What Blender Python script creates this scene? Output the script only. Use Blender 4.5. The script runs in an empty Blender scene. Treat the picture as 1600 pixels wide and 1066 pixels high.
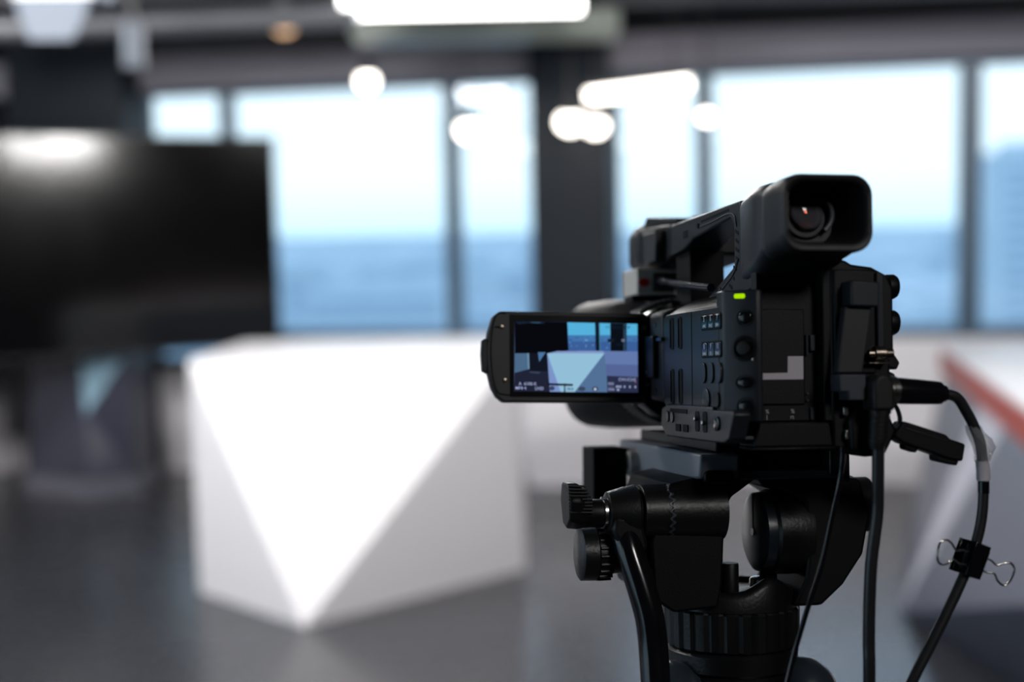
import bpy, bmesh, math, random
from mathutils import Matrix, Vector
PI = math.pi
random.seed(4)
SC = bpy.context.scene
COL = SC.collection

# ------------------------------------------------------------------ camera
cam_d = bpy.data.cameras.new('camera'); cam = bpy.data.objects.new('camera', cam_d); COL.objects.link(cam)
cam_d.sensor_width = 36.0; cam_d.lens = 45.0; cam_d.clip_start = 0.02; cam_d.clip_end = 20000
cam.matrix_world = Matrix.Translation((0, 0, 1.45)) @ Matrix.Rotation(math.radians(90 - 5.06), 4, 'X') @ Matrix.Rotation(-0.02, 4, 'Z')
cam_d.dof.use_dof = True; cam_d.dof.focus_distance = 0.765; cam_d.dof.aperture_fstop = 2.9; cam_d.dof.aperture_blades = 0
SC.camera = cam
# ------------------------------------------------------------------ view / exposure
SC.view_settings.view_transform = 'Standard'; SC.view_settings.look = 'None'
SC.view_settings.exposure = 0.0; SC.view_settings.gamma = 1.0; SC.view_settings.use_curve_mapping = False
SC.cycles.max_bounces = 8; SC.cycles.transparent_max_bounces = 8
SC.cycles.sample_clamp_indirect = 4.0
SC.cycles.caustics_reflective = False; SC.cycles.caustics_refractive = False

# ------------------------------------------------------------------ sky (overcast bright haze)
W = bpy.data.worlds.new('world'); SC.world = W; W.use_nodes = True
nt = W.node_tree; nt.nodes.clear()
wo = nt.nodes.new('ShaderNodeOutputWorld'); bg = nt.nodes.new('ShaderNodeBackground')
tc = nt.nodes.new('ShaderNodeTexCoord'); sx = nt.nodes.new('ShaderNodeSeparateXYZ'); cr = nt.nodes.new('ShaderNodeValToRGB')
nt.links.new(tc.outputs['Generated'], sx.inputs[0]); nt.links.new(sx.outputs['Z'], cr.inputs[0])
nt.links.new(cr.outputs[0], bg.inputs[0]); nt.links.new(bg.outputs[0], wo.inputs[0])
el = cr.color_ramp.elements
el[0].position = 0.0; el[0].color = (0.66, 0.86, 0.97, 1)
el[1].position = 0.6; el[1].color = (0.50, 0.72, 1.0, 1)
e2 = el.new(0.035); e2.color = (0.86, 0.97, 1.0, 1)
e3 = el.new(0.14); e3.color = (0.90, 0.98, 1.0, 1)
bg.inputs[1].default_value = 1.6

# ------------------------------------------------------------------ helpers
def srgb(r, g, b):
    f = lambda c: (c / 255 / 12.92) if c / 255 <= 0.04045 else ((c / 255 + 0.055) / 1.055) ** 2.4
    return (f(r), f(g), f(b), 1)
MATS = {}
def mat(name, col, rough=0.5, metal=0.0, spec=0.5, noise=0.0, scale=60, bump=0.0, coat=0.0, emit=None, es=1.0, var=0.0):
    if name in MATS: return MATS[name]
    m = bpy.data.materials.new(name); m.use_nodes = True; t = m.node_tree; p = t.nodes['Principled BSDF']
    c = tuple(col) if len(col) == 4 else tuple(col) + (1,)
    p.inputs['Base Color'].default_value = c; p.inputs['Roughness'].default_value = rough
    p.inputs['Metallic'].default_value = metal; p.inputs['Specular IOR Level'].default_value = spec
    p.inputs['Coat Weight'].default_value = coat
    co = t.nodes.new('ShaderNodeTexCoord'); n = t.nodes.new('ShaderNodeTexNoise'); n.inputs['Scale'].default_value = scale
    n.inputs['Detail'].default_value = 3
    t.links.new(co.outputs['Object'], n.inputs['Vector'])
    mr = t.nodes.new('ShaderNodeMapRange'); mr.inputs['To Min'].default_value = max(0, rough - noise); mr.inputs['To Max'].default_value = min(1, rough + noise)
    t.links.new(n.outputs['Fac'], mr.inputs['Value']); t.links.new(mr.outputs[0], p.inputs['Roughness'])
    if var > 0:
        mx = t.nodes.new('ShaderNodeMixRGB'); mx.inputs[1].default_value = tuple(x * (1 - var) for x in c[:3]) + (1,)
        mx.inputs[2].default_value = tuple(min(1, x * (1 + var)) for x in c[:3]) + (1,)
        t.links.new(n.outputs['Fac'], mx.inputs[0]); t.links.new(mx.outputs[0], p.inputs['Base Color'])
    if bump > 0:
        b = t.nodes.new('ShaderNodeBump'); b.inputs['Strength'].default_value = bump; b.inputs['Distance'].default_value = 0.0005
        t.links.new(n.outputs['Fac'], b.inputs['Height']); t.links.new(b.outputs[0], p.inputs['Normal'])
    if emit:
        p.inputs['Emission Color'].default_value = tuple(emit[:3]) + (1,); p.inputs['Emission Strength'].default_value = es
    MATS[name] = m
    return m
def glow(name, col, s=1.0):
    if name in MATS: return MATS[name]
    m = bpy.data.materials.new(name); m.use_nodes = True; t = m.node_tree; t.nodes.clear()
    o = t.nodes.new('ShaderNodeOutputMaterial'); e = t.nodes.new('ShaderNodeEmission')
    e.inputs[0].default_value = tuple(col[:3]) + (1,); e.inputs[1].default_value = s
    t.links.new(e.outputs[0], o.inputs[0]); MATS[name] = m
    return m
def glass(name, tint, refl=0.08):
    if name in MATS: return MATS[name]
    m = bpy.data.materials.new(name); m.use_nodes = True; t = m.node_tree; t.nodes.clear()
    o = t.nodes.new('ShaderNodeOutputMaterial'); a = t.nodes.new('ShaderNodeBsdfTransparent'); g = t.nodes.new('ShaderNodeBsdfGlossy')
    x = t.nodes.new('ShaderNodeMixShader'); f = t.nodes.new('ShaderNodeFresnel'); f.inputs[0].default_value = 1.45
    a.inputs[0].default_value = tuple(tint) + (1,); g.inputs['Roughness'].default_value = 0.02
    t.links.new(f.outputs[0], x.inputs[0]); t.links.new(a.outputs[0], x.inputs[1]); t.links.new(g.outputs[0], x.inputs[2])
    t.links.new(x.outputs[0], o.inputs[0]); MATS[name] = m
    return m

K = Matrix([[0.98497, -0.17236, 0.01123, 0.1318], [0.16996, 0.97872, 0.11501, 0.6919], [-0.03081, -0.11138, 0.9933, 1.3274], [0, 0, 0, 1]])
KM = K @ Matrix.Diagonal((0.001, 0.001, 0.001, 1))      # millimetres right / forward / up of the camcorder
I4 = Matrix.Identity(4)

def setp(o, label=None, cat=None, group=None, kind=None):
    for k, v in (('label', label), ('category', cat), ('group', group), ('kind', kind)):
        if v: o[k] = v
    return o
def thing(name, label, cat, m=None, loc=(0, 0, 0), rz=0, group=None):
    o = bpy.data.objects.new(name, None); COL.objects.link(o); o.empty_display_size = 0.1
    o.matrix_world = m if m is not None else (Matrix.Translation(loc) @ Matrix.Rotation(rz, 4, 'Z'))
    return setp(o, label, cat, group)
def rootmat(o):
    while o.parent: o = o.parent
    return o.matrix_world.copy() if o.type == 'EMPTY' else o.matrix_world.copy()
def obj(name, bm, mats, parent=None, space=I4, bevel=0.0, seg=2, smooth=40, label=None):
    """space: matrix from the bmesh's coordinates to the world"""
    if not isinstance(mats, (list, tuple)): mats = [mats]
    bmesh.ops.recalc_face_normals(bm, faces=bm.faces[:])
    bm.transform(space)
    me = bpy.data.meshes.new(name)
    o = bpy.data.objects.new(name, me)
    if parent is None:
        vs = [v.co for v in bm.verts]
        c = Vector(((min(v.x for v in vs) + max(v.x for v in vs)) / 2, (min(v.y for v in vs) + max(v.y for v in vs)) / 2, min(v.z for v in vs)))
        bm.transform(Matrix.Translation(-c)); o.location = c
    else:
        bm.transform(ROOTM[parent.name].inverted())
    bm.to_mesh(me); bm.free()
    for m in mats: me.materials.append(m)
    for p in me.polygons: p.use_smooth = True
    me.set_sharp_from_angle(angle=math.radians(smooth))
    COL.objects.link(o)
    if parent is not None:
        o.parent = parent; ROOTM[o.name] = ROOTM[parent.name]
    else:
        ROOTM[o.name] = Matrix.Translation(o.location)
    if bevel > 0:
        b = o.modifiers.new('bevel', 'BEVEL'); b.width = bevel; b.segments = seg; b.limit_method = 'ANGLE'; b.angle_limit = math.radians(30)
        b.harden_normals = False
    if label: o['label'] = label
    return o
ROOTM = {}
_thing = thing
def thing(*a, **k):
    o = _thing(*a, **k); ROOTM[o.name] = o.matrix_basis.copy(); return o
def struct(name, bm, m, space=I4, bevel=0, parent=None):
    o = obj(name, bm, m, parent, space, bevel)
    if parent is None: o['kind'] = 'structure'
    return o

def B(): return bmesh.new()
def box(bm, x0, x1, y0, y1, z0, z1, mi=0):
    vs = [bm.verts.new(p) for p in ((x0, y0, z0), (x1, y0, z0), (x1, y1, z0), (x0, y1, z0), (x0, y0, z1), (x1, y0, z1), (x1, y1, z1), (x0, y1, z1))]
    for f in ((0, 3, 2, 1), (4, 5, 6, 7), (0, 1, 5, 4), (1, 2, 6, 5), (2, 3, 7, 6), (3, 0, 4, 7)):
        bm.faces.new([vs[i] for i in f]).material_index = mi
    return bm
def prism(bm, pts, ax, a, b, b_scale=None):
    """polygon pts in the plane normal to ax ('x': (y,z), 'y': (x,z), 'z': (x,y)) pushed from a to b"""
    def P(p, t):
        return {'x': (t, p[0], p[1]), 'y': (p[0], t, p[1]), 'z': (p[0], p[1], t)}[ax]
    va = [bm.verts.new(P(p, a)) for p in pts]; vb = [bm.verts.new(P(p, b)) for p in pts]
    bm.faces.new(va[::-1]); bm.faces.new(vb)
    n = len(pts)
    for i in range(n): bm.faces.new((va[i], va[(i + 1) % n], vb[(i + 1) % n], vb[i]))
    return bm
def loft(bm, rings, cap0=True, cap1=True):
    R = [[bm.verts.new(p) for p in r] for r in rings]; n = len(R[0])
    for a, b in zip(R, R[1:]):
        for i in range(n): bm.faces.new((a[i], a[(i + 1) % n], b[(i + 1) % n], b[i]))
    if cap0: bm.faces.new(R[0][::-1])
    if cap1: bm.faces.new(R[-1])
    return bm
def lathe(bm, c, ax, prof, seg=40, phase=0.0, cap0=True, cap1=True, fn=None):
    """prof: (t along axis, radius)"""
    rings = []
    for t, r in prof:
        ring = []
        for i in range(seg):
            a = 2 * PI * i / seg + phase; rr = r * (fn(a, t) if fn else 1)
            u, v = rr * math.cos(a), rr * math.sin(a)
            ring.append({'x': (t, c[0] + u, c[1] + v), 'y': (c[0] + u, t, c[1] + v), 'z': (c[0] + u, c[1] + v, t)}[ax])
        rings.append(ring)
    return loft(bm, rings, cap0, cap1)
def cr_pts(pts, n=8):
    P = [Vector(p) for p in pts]; P = [P[0] * 2 - P[1]] + P + [P[-1] * 2 - P[-2]]; out = []
    for i in range(1, len(P) - 2):
        for k in range(n):
            t = k / n; a, b, c, d = P[i - 1:i + 3]
            out.append(0.5 * ((2 * b) + (c - a) * t + (2 * a - 5 * b + 4 * c - d) * t * t + (3 * b - a - 3 * c + d) * t ** 3))
    out.append(P[-2]); return out
def tube(bm, pts, rad, seg=14, n=8, smooth=True, caps=True):
    P = cr_pts(pts, n) if smooth else [Vector(p) for p in pts]
    m = len(P); up = None; rings = []
    for i, p in enumerate(P):
        d = (P[min(i + 1, m - 1)] - P[max(i - 1, 0)]).normalized()
        if up is None: up = d.orthogonal().normalized()
        up = (up - d * up.dot(d)).normalized(); s = d.cross(up)
        r = rad(i / (m - 1)) if callable(rad) else rad
        rings.append([p + (up * math.cos(2 * PI * k / seg) + s * math.sin(2 * PI * k / seg)) * r for k in range(seg)])
    return loft(bm, rings, caps, caps)
def rrect(w, h, r, n=6):
    """rounded rectangle outline around 0,0"""
    out = []
    for cx, cy, a0 in ((w / 2 - r, h / 2 - r, 0), (-w / 2 + r, h / 2 - r, 90), (-w / 2 + r, -h / 2 + r, 180), (w / 2 - r, -h / 2 + r, 270)):
        for k in range(n + 1):
            a = math.radians(a0 + 90 * k / n); out.append((cx + r * math.cos(a), cy + r * math.sin(a)))
    return out
def text_bm(s, size, align='CENTER', extrude=0.0, bold=0.0):
    cu = bpy.data.curves.new('lettering', 'FONT'); cu.body = s; cu.size = size; cu.align_x = align; cu.align_y = 'CENTER'; cu.extrude = extrude
    cu.offset = bold; cu.resolution_u = 3
    o = bpy.data.objects.new('lettering', cu); COL.objects.link(o)
    bpy.context.view_layer.update()
    dg = bpy.context.evaluated_depsgraph_get()
    me = bpy.data.meshes.new_from_object(o.evaluated_get(dg)); bm = bmesh.new(); bm.from_mesh(me)
    bpy.data.objects.remove(o); bpy.data.curves.remove(cu); bpy.data.meshes.remove(me)
    return bm
def merge(dst, src, m=I4):
    src.transform(m); me = bpy.data.meshes.new('t'); src.to_mesh(me); src.free(); dst.from_mesh(me); bpy.data.meshes.remove(me)
    return dst

# ------------------------------------------------------------------ materials
M_black = mat('black_plastic', (0.0045, 0.0045, 0.0055), 0.45, spec=0.28, noise=0.06, scale=900, bump=0.25)
M_side = mat('side_plastic', (0.018, 0.021, 0.028), 0.40, spec=0.42, noise=0.05, scale=900, bump=0.2)
M_soft = mat('rubber', (0.012, 0.011, 0.013), 0.5, spec=0.38, noise=0.08, scale=700, bump=0.2)
M_gloss = mat('gloss_black', (0.006, 0.006, 0.008), 0.15, noise=0.03, scale=40)
M_deep = mat('deep_black', (0.003, 0.003, 0.004), 0.7, spec=0.2)
M_lcdframe = mat('lcd_frame_plastic', (0.034, 0.031, 0.035), 0.5, spec=0.4, noise=0.05, scale=800, bump=0.15)
M_head = mat('tripod_cast_metal', (0.009, 0.009, 0.010), 0.38, spec=0.4, noise=0.08, scale=500, bump=0.35)
M_headgrey = mat('plate_grey_metal', (0.060, 0.066, 0.080), 0.42, noise=0.06, scale=500, bump=0.2)
M_chrome = mat('steel', (0.62, 0.60, 0.57), 0.22, metal=1.0, noise=0.06, scale=60)
M_brass = mat('brass_connector', (0.30, 0.25, 0.20), 0.28, metal=1.0, noise=0.08, scale=60)
M_cable = mat('cable_jacket', (0.020, 0.020, 0.023), 0.36, noise=0.06, scale=300, bump=0.2)
M_tape = mat('white_paper_tape', srgb(205, 198, 206), 0.7, noise=0.05, scale=200)
M_creamplastic = mat('cream_plastic', srgb(240, 230, 220), 0.5, noise=0.05, scale=200)
M_red = mat('red_mark', srgb(225, 40, 20), 0.5, noise=0.05, scale=100)
M_lens = mat('coated_lens_glass', (0.004, 0.003, 0.006), 0.03, coat=1.0)
M_slot = M_deep
M_desk = mat('white_laminate', srgb(236, 234, 238), 0.45, noise=0.05, scale=8)
M_wallwhite = mat('white_wall_paint', srgb(238, 235, 240), 0.6, noise=0.05, scale=6)
M_frame = mat('window_frame_metal', srgb(70, 92, 112), 0.4, noise=0.06, scale=10)
M_darkwall = mat('dark_wall_paint', srgb(18, 22, 31), 0.6, spec=0.3, noise=0.06, scale=5)
M_column = mat('dark_column_cladding', srgb(20, 27, 36), 0.5, spec=0.25, noise=0.06, scale=5)
M_ceil = mat('black_ceiling_paint', srgb(38, 38, 44), 0.8, noise=0.05, scale=5)
M_soffit = mat('grey_soffit_paint', srgb(122, 120, 132), 0.6, noise=0.05, scale=4)
M_pipe = mat('grey_pipe_metal', srgb(82, 84, 90), 0.4, noise=0.06, scale=20)
M_floor = mat('dark_floor_vinyl', srgb(54, 55, 60), 0.27, noise=0.08, scale=3, var=0.18)
M_tv = mat('tv_screen_glass', (0.002, 0.002, 0.0025), 0.13, noise=0.02, scale=4)
M_tvframe = mat('tv_frame_plastic', (0.01, 0.01, 0.012), 0.35, noise=0.05, scale=40)
M_greydesk = mat('grey_desk_laminate', srgb(68, 74, 90), 0.35, noise=0.05, scale=6)
M_orange = mat('orange_edge_laminate', srgb(158, 42, 20), 0.45, noise=0.05, scale=10)
M_plinth = mat('dark_plinth_laminate', srgb(52, 54, 70), 0.4, noise=0.05, scale=8)
M_plinthsky = mat('plinth_sky_reflection', srgb(150, 185, 205), 0.35, noise=0.05, scale=8)
M_winglass = glass('tinted_window_glass', (0.88, 0.95, 1.0))

# ================================================================== LARGE STRUCTURE
fl = B(); box(fl, -6, 5.2, -3.2, 8.6, -0.12, 0.0); struct('floor', fl, M_floor)
ce = B(); box(ce, -6, 5.2, -3.2, 8.6, 3.05, 3.2); struct('ceiling', ce, M_ceil)
# front wall: runs along unit vector e from W0, outward normal n
W0 = Vector((-2.191, 7.813, 0)); we = Vector((0.98036, -0.19721, 0)); wn = Vector((0.19721, 0.98036, 0))
FW = Matrix(((we.x, wn.x, 0, W0.x), (we.y, wn.y, 0, W0.y), (0, 0, 1, 0), (0, 0, 0, 1)))
pw = B(); box(pw, -0.95, 0.56, 0.0, 0.14, 0, 0.66); box(pw, 0.56, 7.0, 0.0, 0.14, 0, 0.81); box(pw, 2.36, 2.88, -0.25, 0.0, 0, 0.81)
struct('wall_front', pw, M_wallwhite, FW)
sf = B(); box(sf, -0.95, 7.0, -0.10, 0.14, 2.30, 2.50); struct('trim_1', sf, M_soffit, FW, bevel=0.01)
sf = B(); box(sf, -0.95, 7.0, 0.0, 0.14, 2.50, 3.05); struct('wall_front_upper', sf, M_darkwall, FW)
def window(name, t0, t1, z0, z1=2.30, m=0.05, mull=()):
    fr = B()
    box(fr, t0, t1, 0.03, 0.11, z0, z0 + m); box(fr, t0, t1, 0.03, 0.11, z1 - m * 0.6, z1)
    box(fr, t0, t0 + m, 0.03, 0.11, z0 + m, z1 - m * 0.6); box(fr, t1 - m, t1, 0.03, 0.11, z0 + m, z1 - m * 0.6)
    o = struct(name, fr, M_frame, FW)
    g = B(); box(g, t0 + m, t1 - m, 0.065, 0.072, z0 + m, z1 - m * 0.6)
    obj('glass_pane', g, M_winglass, o, FW)
window('window_1', -0.02, 0.50, 0.66, m=0.035)
window('window_2', 0.50, 1.89, 0.81, m=0.045)
window('window_3', 1.89, 2.42, 0.81, m=0.045)
window('window_4', 2.82, 3.335, 0.81, m=0.045)
window('window_5', 3.335, 4.75, 0.81, m=0.055)
window('window_6', 4.75, 6.6, 0.81, m=0.06)
cb = B(); box(cb, 2.40, 2.84, -0.22, 0.13, 0.81, 3.05); struct('column_centre', cb, M_column, FW, bevel=0.01)
cb = B(); box(cb, -0.95, -0.02, 0.0, 0.14, 0.66, 2.30); struct('wall_front_left', cb, M_darkwall, FW)
# left wall: slanted panel, then a long side with windows
def seg_wall(name, a, b, z0, z1, th, m):
    a = Vector(a); b = Vector(b); d = (b - a); L = d.length; ang = math.atan2(d.y, d.x)
    bm = B(); box(bm, 0, L, 0, th, z0, z1)
    return struct(name, bm, m, Matrix.Translation((a.x, a.y, 0)) @ Matrix.Rotation(ang, 4, 'Z'))
seg_wall('wall_left_lower', (-4.6, 5.5), (-3.10, 8.0), 0, 0.80, 0.12, M_wallwhite)
seg_wall('wall_left_slanted', (-4.6, 5.5), (-3.10, 8.0), 0.80, 3.05, 0.12, M_darkwall)
wl = B(); box(wl, -4.72, -4.6, -3.0, 5.5, 0, 0.5); struct('wall_left', wl, M_wallwhite)
wl = B(); box(wl, -4.72, -4.6, -3.0, 5.5, 2.8, 3.05); struct('wall_left_upper', wl, M_darkwall)
fr = B()
for y in (-3.0, -1.4, 0.2, 1.8, 3.4, 5.38): box(fr, -4.70, -4.6, y, y + 0.12, 0.5, 2.8)
o = struct('window_7', fr, M_frame)
g = B(); box(g, -4.66, -4.655, -2.88, 5.38, 0.5, 2.8); obj('glass_pane', g, M_winglass, o)
wr = B(); box(wr, 4.35, 4.5, -3.0, 6.6, 0, 3.05); struct('wall_right', wr, M_darkwall)
wb = B(); box(wb, -4.72, 4.5, -3.15, -3.0, 0, 3.05); struct('wall_back', wb, M_darkwall)
# slanted dark pillar behind the television
pb = B(); box(pb, -0.70, 0.03, -0.34, -0.01, 0.0, 3.05); struct('column_left', pb, M_column, FW, bevel=0.01)

# city far below the windows; distance haze put into its blue-grey colours
def city_mat():
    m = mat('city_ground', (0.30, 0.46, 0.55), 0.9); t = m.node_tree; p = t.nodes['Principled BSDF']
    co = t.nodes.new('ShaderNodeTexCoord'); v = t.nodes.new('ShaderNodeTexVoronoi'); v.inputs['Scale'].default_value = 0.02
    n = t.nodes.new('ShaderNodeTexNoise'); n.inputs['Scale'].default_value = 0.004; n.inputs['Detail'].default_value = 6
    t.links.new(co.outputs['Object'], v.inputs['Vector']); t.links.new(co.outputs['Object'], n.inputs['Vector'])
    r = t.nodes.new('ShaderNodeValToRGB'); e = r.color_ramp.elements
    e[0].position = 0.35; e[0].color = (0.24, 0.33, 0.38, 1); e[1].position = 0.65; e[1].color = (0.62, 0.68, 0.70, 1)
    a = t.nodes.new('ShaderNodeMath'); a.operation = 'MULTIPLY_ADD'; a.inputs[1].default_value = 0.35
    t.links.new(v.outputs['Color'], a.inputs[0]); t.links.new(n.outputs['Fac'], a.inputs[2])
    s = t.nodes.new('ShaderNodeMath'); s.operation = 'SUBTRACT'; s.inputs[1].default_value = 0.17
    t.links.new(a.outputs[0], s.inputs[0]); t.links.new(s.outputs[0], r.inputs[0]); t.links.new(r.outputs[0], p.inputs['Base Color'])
    return m
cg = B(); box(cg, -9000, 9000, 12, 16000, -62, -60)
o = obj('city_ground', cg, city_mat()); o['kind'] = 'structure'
M_bld = mat('hazed_building_concrete', srgb(190, 205, 214), 0.8, noise=0.05, scale=0.1, var=0.1)  # pale low-contrast building colours stand in for distance haze
M_bldwin = mat('hazed_building_windows', srgb(150, 172, 190), 0.4)
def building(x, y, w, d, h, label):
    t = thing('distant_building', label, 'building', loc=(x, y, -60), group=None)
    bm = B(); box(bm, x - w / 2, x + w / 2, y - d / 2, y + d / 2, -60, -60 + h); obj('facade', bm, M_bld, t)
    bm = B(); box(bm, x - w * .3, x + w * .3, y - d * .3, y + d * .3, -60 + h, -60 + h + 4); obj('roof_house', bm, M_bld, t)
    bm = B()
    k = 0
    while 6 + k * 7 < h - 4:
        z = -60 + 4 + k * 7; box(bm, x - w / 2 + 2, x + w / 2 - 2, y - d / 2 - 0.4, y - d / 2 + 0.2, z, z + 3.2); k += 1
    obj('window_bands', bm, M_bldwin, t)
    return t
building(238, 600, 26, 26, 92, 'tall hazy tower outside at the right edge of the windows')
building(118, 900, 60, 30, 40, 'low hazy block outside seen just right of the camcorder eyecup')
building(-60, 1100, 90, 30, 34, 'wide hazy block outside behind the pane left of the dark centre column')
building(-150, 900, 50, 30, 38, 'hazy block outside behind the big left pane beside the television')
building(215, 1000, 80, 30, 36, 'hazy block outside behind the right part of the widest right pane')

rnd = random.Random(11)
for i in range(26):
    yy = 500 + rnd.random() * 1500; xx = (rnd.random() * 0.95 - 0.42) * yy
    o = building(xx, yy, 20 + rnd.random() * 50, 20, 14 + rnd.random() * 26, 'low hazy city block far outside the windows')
    o['group'] = 'hazy city blocks outside the windows'
# ================================================================== LIGHT FIXTURES
def area(name, loc, target, sx, sy, power, col, parent=None, spread=None):
    d = bpy.data.lights.new(name, 'AREA'); d.shape = 'RECTANGLE'; d.size = sx; d.size_y = sy; d.energy = power; d.color = col
    if spread: d.spread = spread
    o = bpy.data.objects.new(name, d); COL.objects.link(o)
    v = Vector(target) - Vector(loc); m = Matrix.Translation(loc) @ v.to_track_quat('-Z', 'Y').to_matrix().to_4x4()
    if parent:
        o.parent = parent; o.matrix_basis = ROOTM[parent.name].inverted() @ m
    else: o.matrix_world = m
    return o
def look(loc, target, roll=0):
    v = Vector(target) - Vector(loc)
    return Matrix.Translation(loc) @ v.to_track_quat('-Z', 'Y').to_matrix().to_4x4() @ Matrix.Rotation(roll, 4, 'Z')
M_panelglow = glow('lamp_panel_light', (1.0, 0.99, 0.96), 9.0)
M_lamphouse = mat('lamp_housing', (0.03, 0.03, 0.034), 0.5, noise=0.05, scale=60)
M_flap = mat('barn_door_metal', srgb(120, 128, 140), 0.45, noise=0.05, scale=30)
M_rig = mat('rig_metal', (0.05, 0.05, 0.055), 0.45, noise=0.05, scale=40)
def studio_panel(name, label, loc, target, w, h, power, glowmat, group=None, col=(1, 0.98, 0.96), flaps=(), roll=0):
    m = look(loc, target, roll)
    t = thing(name, label, 'studio light', m=m)
    if group: t['group'] = group
    bm = B(); box(bm, -w / 2 - .02, w / 2 + .02, -h / 2 - .02, h / 2 + .02, 0.012, 0.10); obj('housing', bm, M_lamphouse, t, m, bevel=0.006)
    bm = B(); box(bm, -w / 2, w / 2, -h / 2, h / 2, 0.004, 0.013); obj('diffuser', bm, glowmat, t, m)
    for (pts) in flaps:
        pts = [(-p[0], p[1], p[2]) for p in pts]
        bm = B(); vs = [bm.verts.new(p) for p in pts]; bm.faces.new(vs)
        r = bmesh.ops.extrude_face_region(bm, geom=bm.faces[:]); 
        for v in r['geom']:
            if isinstance(v, bmesh.types.BMVert): v.co.z += 0.004
        obj('barn_door', bm, M_flap, t, m)
    # yoke up to the ceiling
    top = Vector(loc); iv = m.inverted()
    a = m @ Vector((0, 0, 0.06)); bm = B(); tube(bm, [a, (a.x, a.y, 3.05)], 0.014, smooth=False); obj('hanger', bm, M_rig, t)
    if power: area('lamp_light', m @ Vector((0, 0, -0.01)), target, w, h, power, col, t)
    return t
# visible bright panel over the desk
studio_panel('studio_panel_light', 'big bright rectangular panel light hanging from the ceiling above the white desk', (-0.19, 5.62, 2.58), (-0.19, 2.0, 1.55), 1.04, 0.42, 30, M_panelglow)
# barn-door lamp top left
w_, h_ = 0.26, 0.20
studio_panel('barn_door_light', 'studio lamp with pale barn doors hanging at the top left corner', (-1.50, 4.30, 2.34), (-1.35, 1.9, 1.5), w_, h_, 0, glow('barn_lamp_glow', (1.0, 1.0, 1.0), 2.6),
    flaps=([(-w_/2, -h_/2, 0), (w_/2, -h_/2, 0), (w_/2 - .05, -h_/2 - .12, -.12), (-w_/2 + .07, -h_/2 - .12, -.12)],
           [(w_/2, -h_/2, 0), (w_/2, h_/2, 0), (w_/2 + .13, h_/2, -.12), (w_/2 + .10, -h_/2 - .0, -.12)],
           [(-w_/2, h_/2, 0), (w_/2, h_/2, 0), (w_/2 - .04, h_/2 + .12, -.10), (-w_/2 + .04, h_/2 + .12, -.10)]))
# unseen panel lights added to brighten desk, camcorder back and low walls
studio_panel('studio_panel_light', 'added unseen panel light high at the left side of the studio, aimed at the white desk', (-2.1, 2.5, 2.88), (-0.7, 5.0, 0.7), 1.0, 0.6, 105, M_panelglow)
studio_panel('studio_panel_light', 'unseen long panel light hanging right above the camcorder, aimed at the white desk and television', (0.68, 1.95, 2.40), (-0.9, 5.4, 1.0), 0.8, 0.34, 52, M_panelglow)  # placed where the television mirrors a lamp

studio_panel('studio_panel_light', 'added unseen panel light behind the photographer on the right', (1.1, -1.1, 2.6), (0.15, 0.8, 1.3), 0.46, 0.32, 9, M_panelglow)
studio_panel('studio_panel_light', 'added unseen panel light high at the far right, aimed at the wall under the windows', (2.5, 3.2, 2.86), (1.6, 7.0, 0.5), 0.7, 0.4, 36, M_panelglow)
studio_panel('studio_panel_light', 'added unseen panel light high at the far left, aimed at the low white wall', (-3.0, 4.6, 2.86), (-2.9, 8.0, 0.4), 0.6, 0.4, 45, M_panelglow)

M_spotglow = glow('spot_light_glow', (1.0, 0.93, 0.84), 9.0)
M_spotwarm = glow('warm_spot_glow', (1.0, 0.62, 0.36), 1.6)
def hanging_spot(p, label, rad=0.055, gm=M_spotglow, power=0):  # most of these stand in for lamp reflections in the window glass
    x, y, z = p
    t = thing('hanging_glow', label, 'spotlight', loc=(x, y, z), group=None)
    bm = B(); lathe(bm, (0, 0), 'z', [(0.03, rad * .7), (0.10, rad * 0.5), (0.12, rad * .3)], 20); 
    # bulb faces the studio
    obj('lamp_can', bm, M_lamphouse, t, Matrix.Translation((x, y, z)))
    bm = B(); bmesh.ops.create_uvsphere(bm, u_segments=20, v_segments=12, radius=rad); bm.transform(Matrix.Diagonal((1, .6, .85, 1)))
    obj('bulb', bm, gm, t, Matrix.Translation((x, y, z)))
    bm = B(); tube(bm, [(x, y, z + 0.11), (x, y, 3.05)], 0.006, smooth=False); obj('cord', bm, M_rig, t)
    return t
hanging_spot((-1.035, 6.1, 2.42), 'dim warm orange lamp near the ceiling left of the bright panel light', 0.06, M_spotwarm)
hanging_spot((-0.727, 6.75, 2.225), 'round warm white glow standing in for a lamp reflection in the top of the left pane', 0.05)
hanging_spot((-0.199, 6.70, 1.96), 'round glow standing in for a lamp reflection low in the pane left of the centre column', 0.06)
hanging_spot((0.325, 6.70, 1.99), 'left one of the pair of glows standing in for lamp reflections at the dark centre column', 0.065)
hanging_spot((0.455, 6.70, 1.965), 'right one of the pair of glows standing in for lamp reflections at the dark centre column', 0.055)
hanging_spot((1.03, 6.70, 2.00), 'small pale glow standing in for a lamp reflection at the mullion right of the centre column', 0.035)
# glowing tube standing in for a fluorescent lamp reflection in the window glass
t = thing('tube_reflection', 'long white tube standing in for a lamp reflection in the windows right of the centre column', 'tube lamp', loc=(0.68, 6.62, 2.14))
bm = B(); tube(bm, [(0.41, 6.62, 2.11), (0.93, 6.62, 2.165)], 0.028, smooth=False); obj('tube', bm, M_spotglow, t)
bm = B(); tube(bm, [(0.40, 6.62, 2.155), (0.94, 6.62, 2.21)], 0.02, smooth=False); obj('batten', bm, M_lamphouse, t)
for x, z in ((0.5, 2.165), (0.85, 2.2)):
    bm = B(); tube(bm, [(x, 6.62, z), (x, 6.62, 3.05)], 0.005, smooth=False); obj('cord', bm, M_rig, t)

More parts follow.
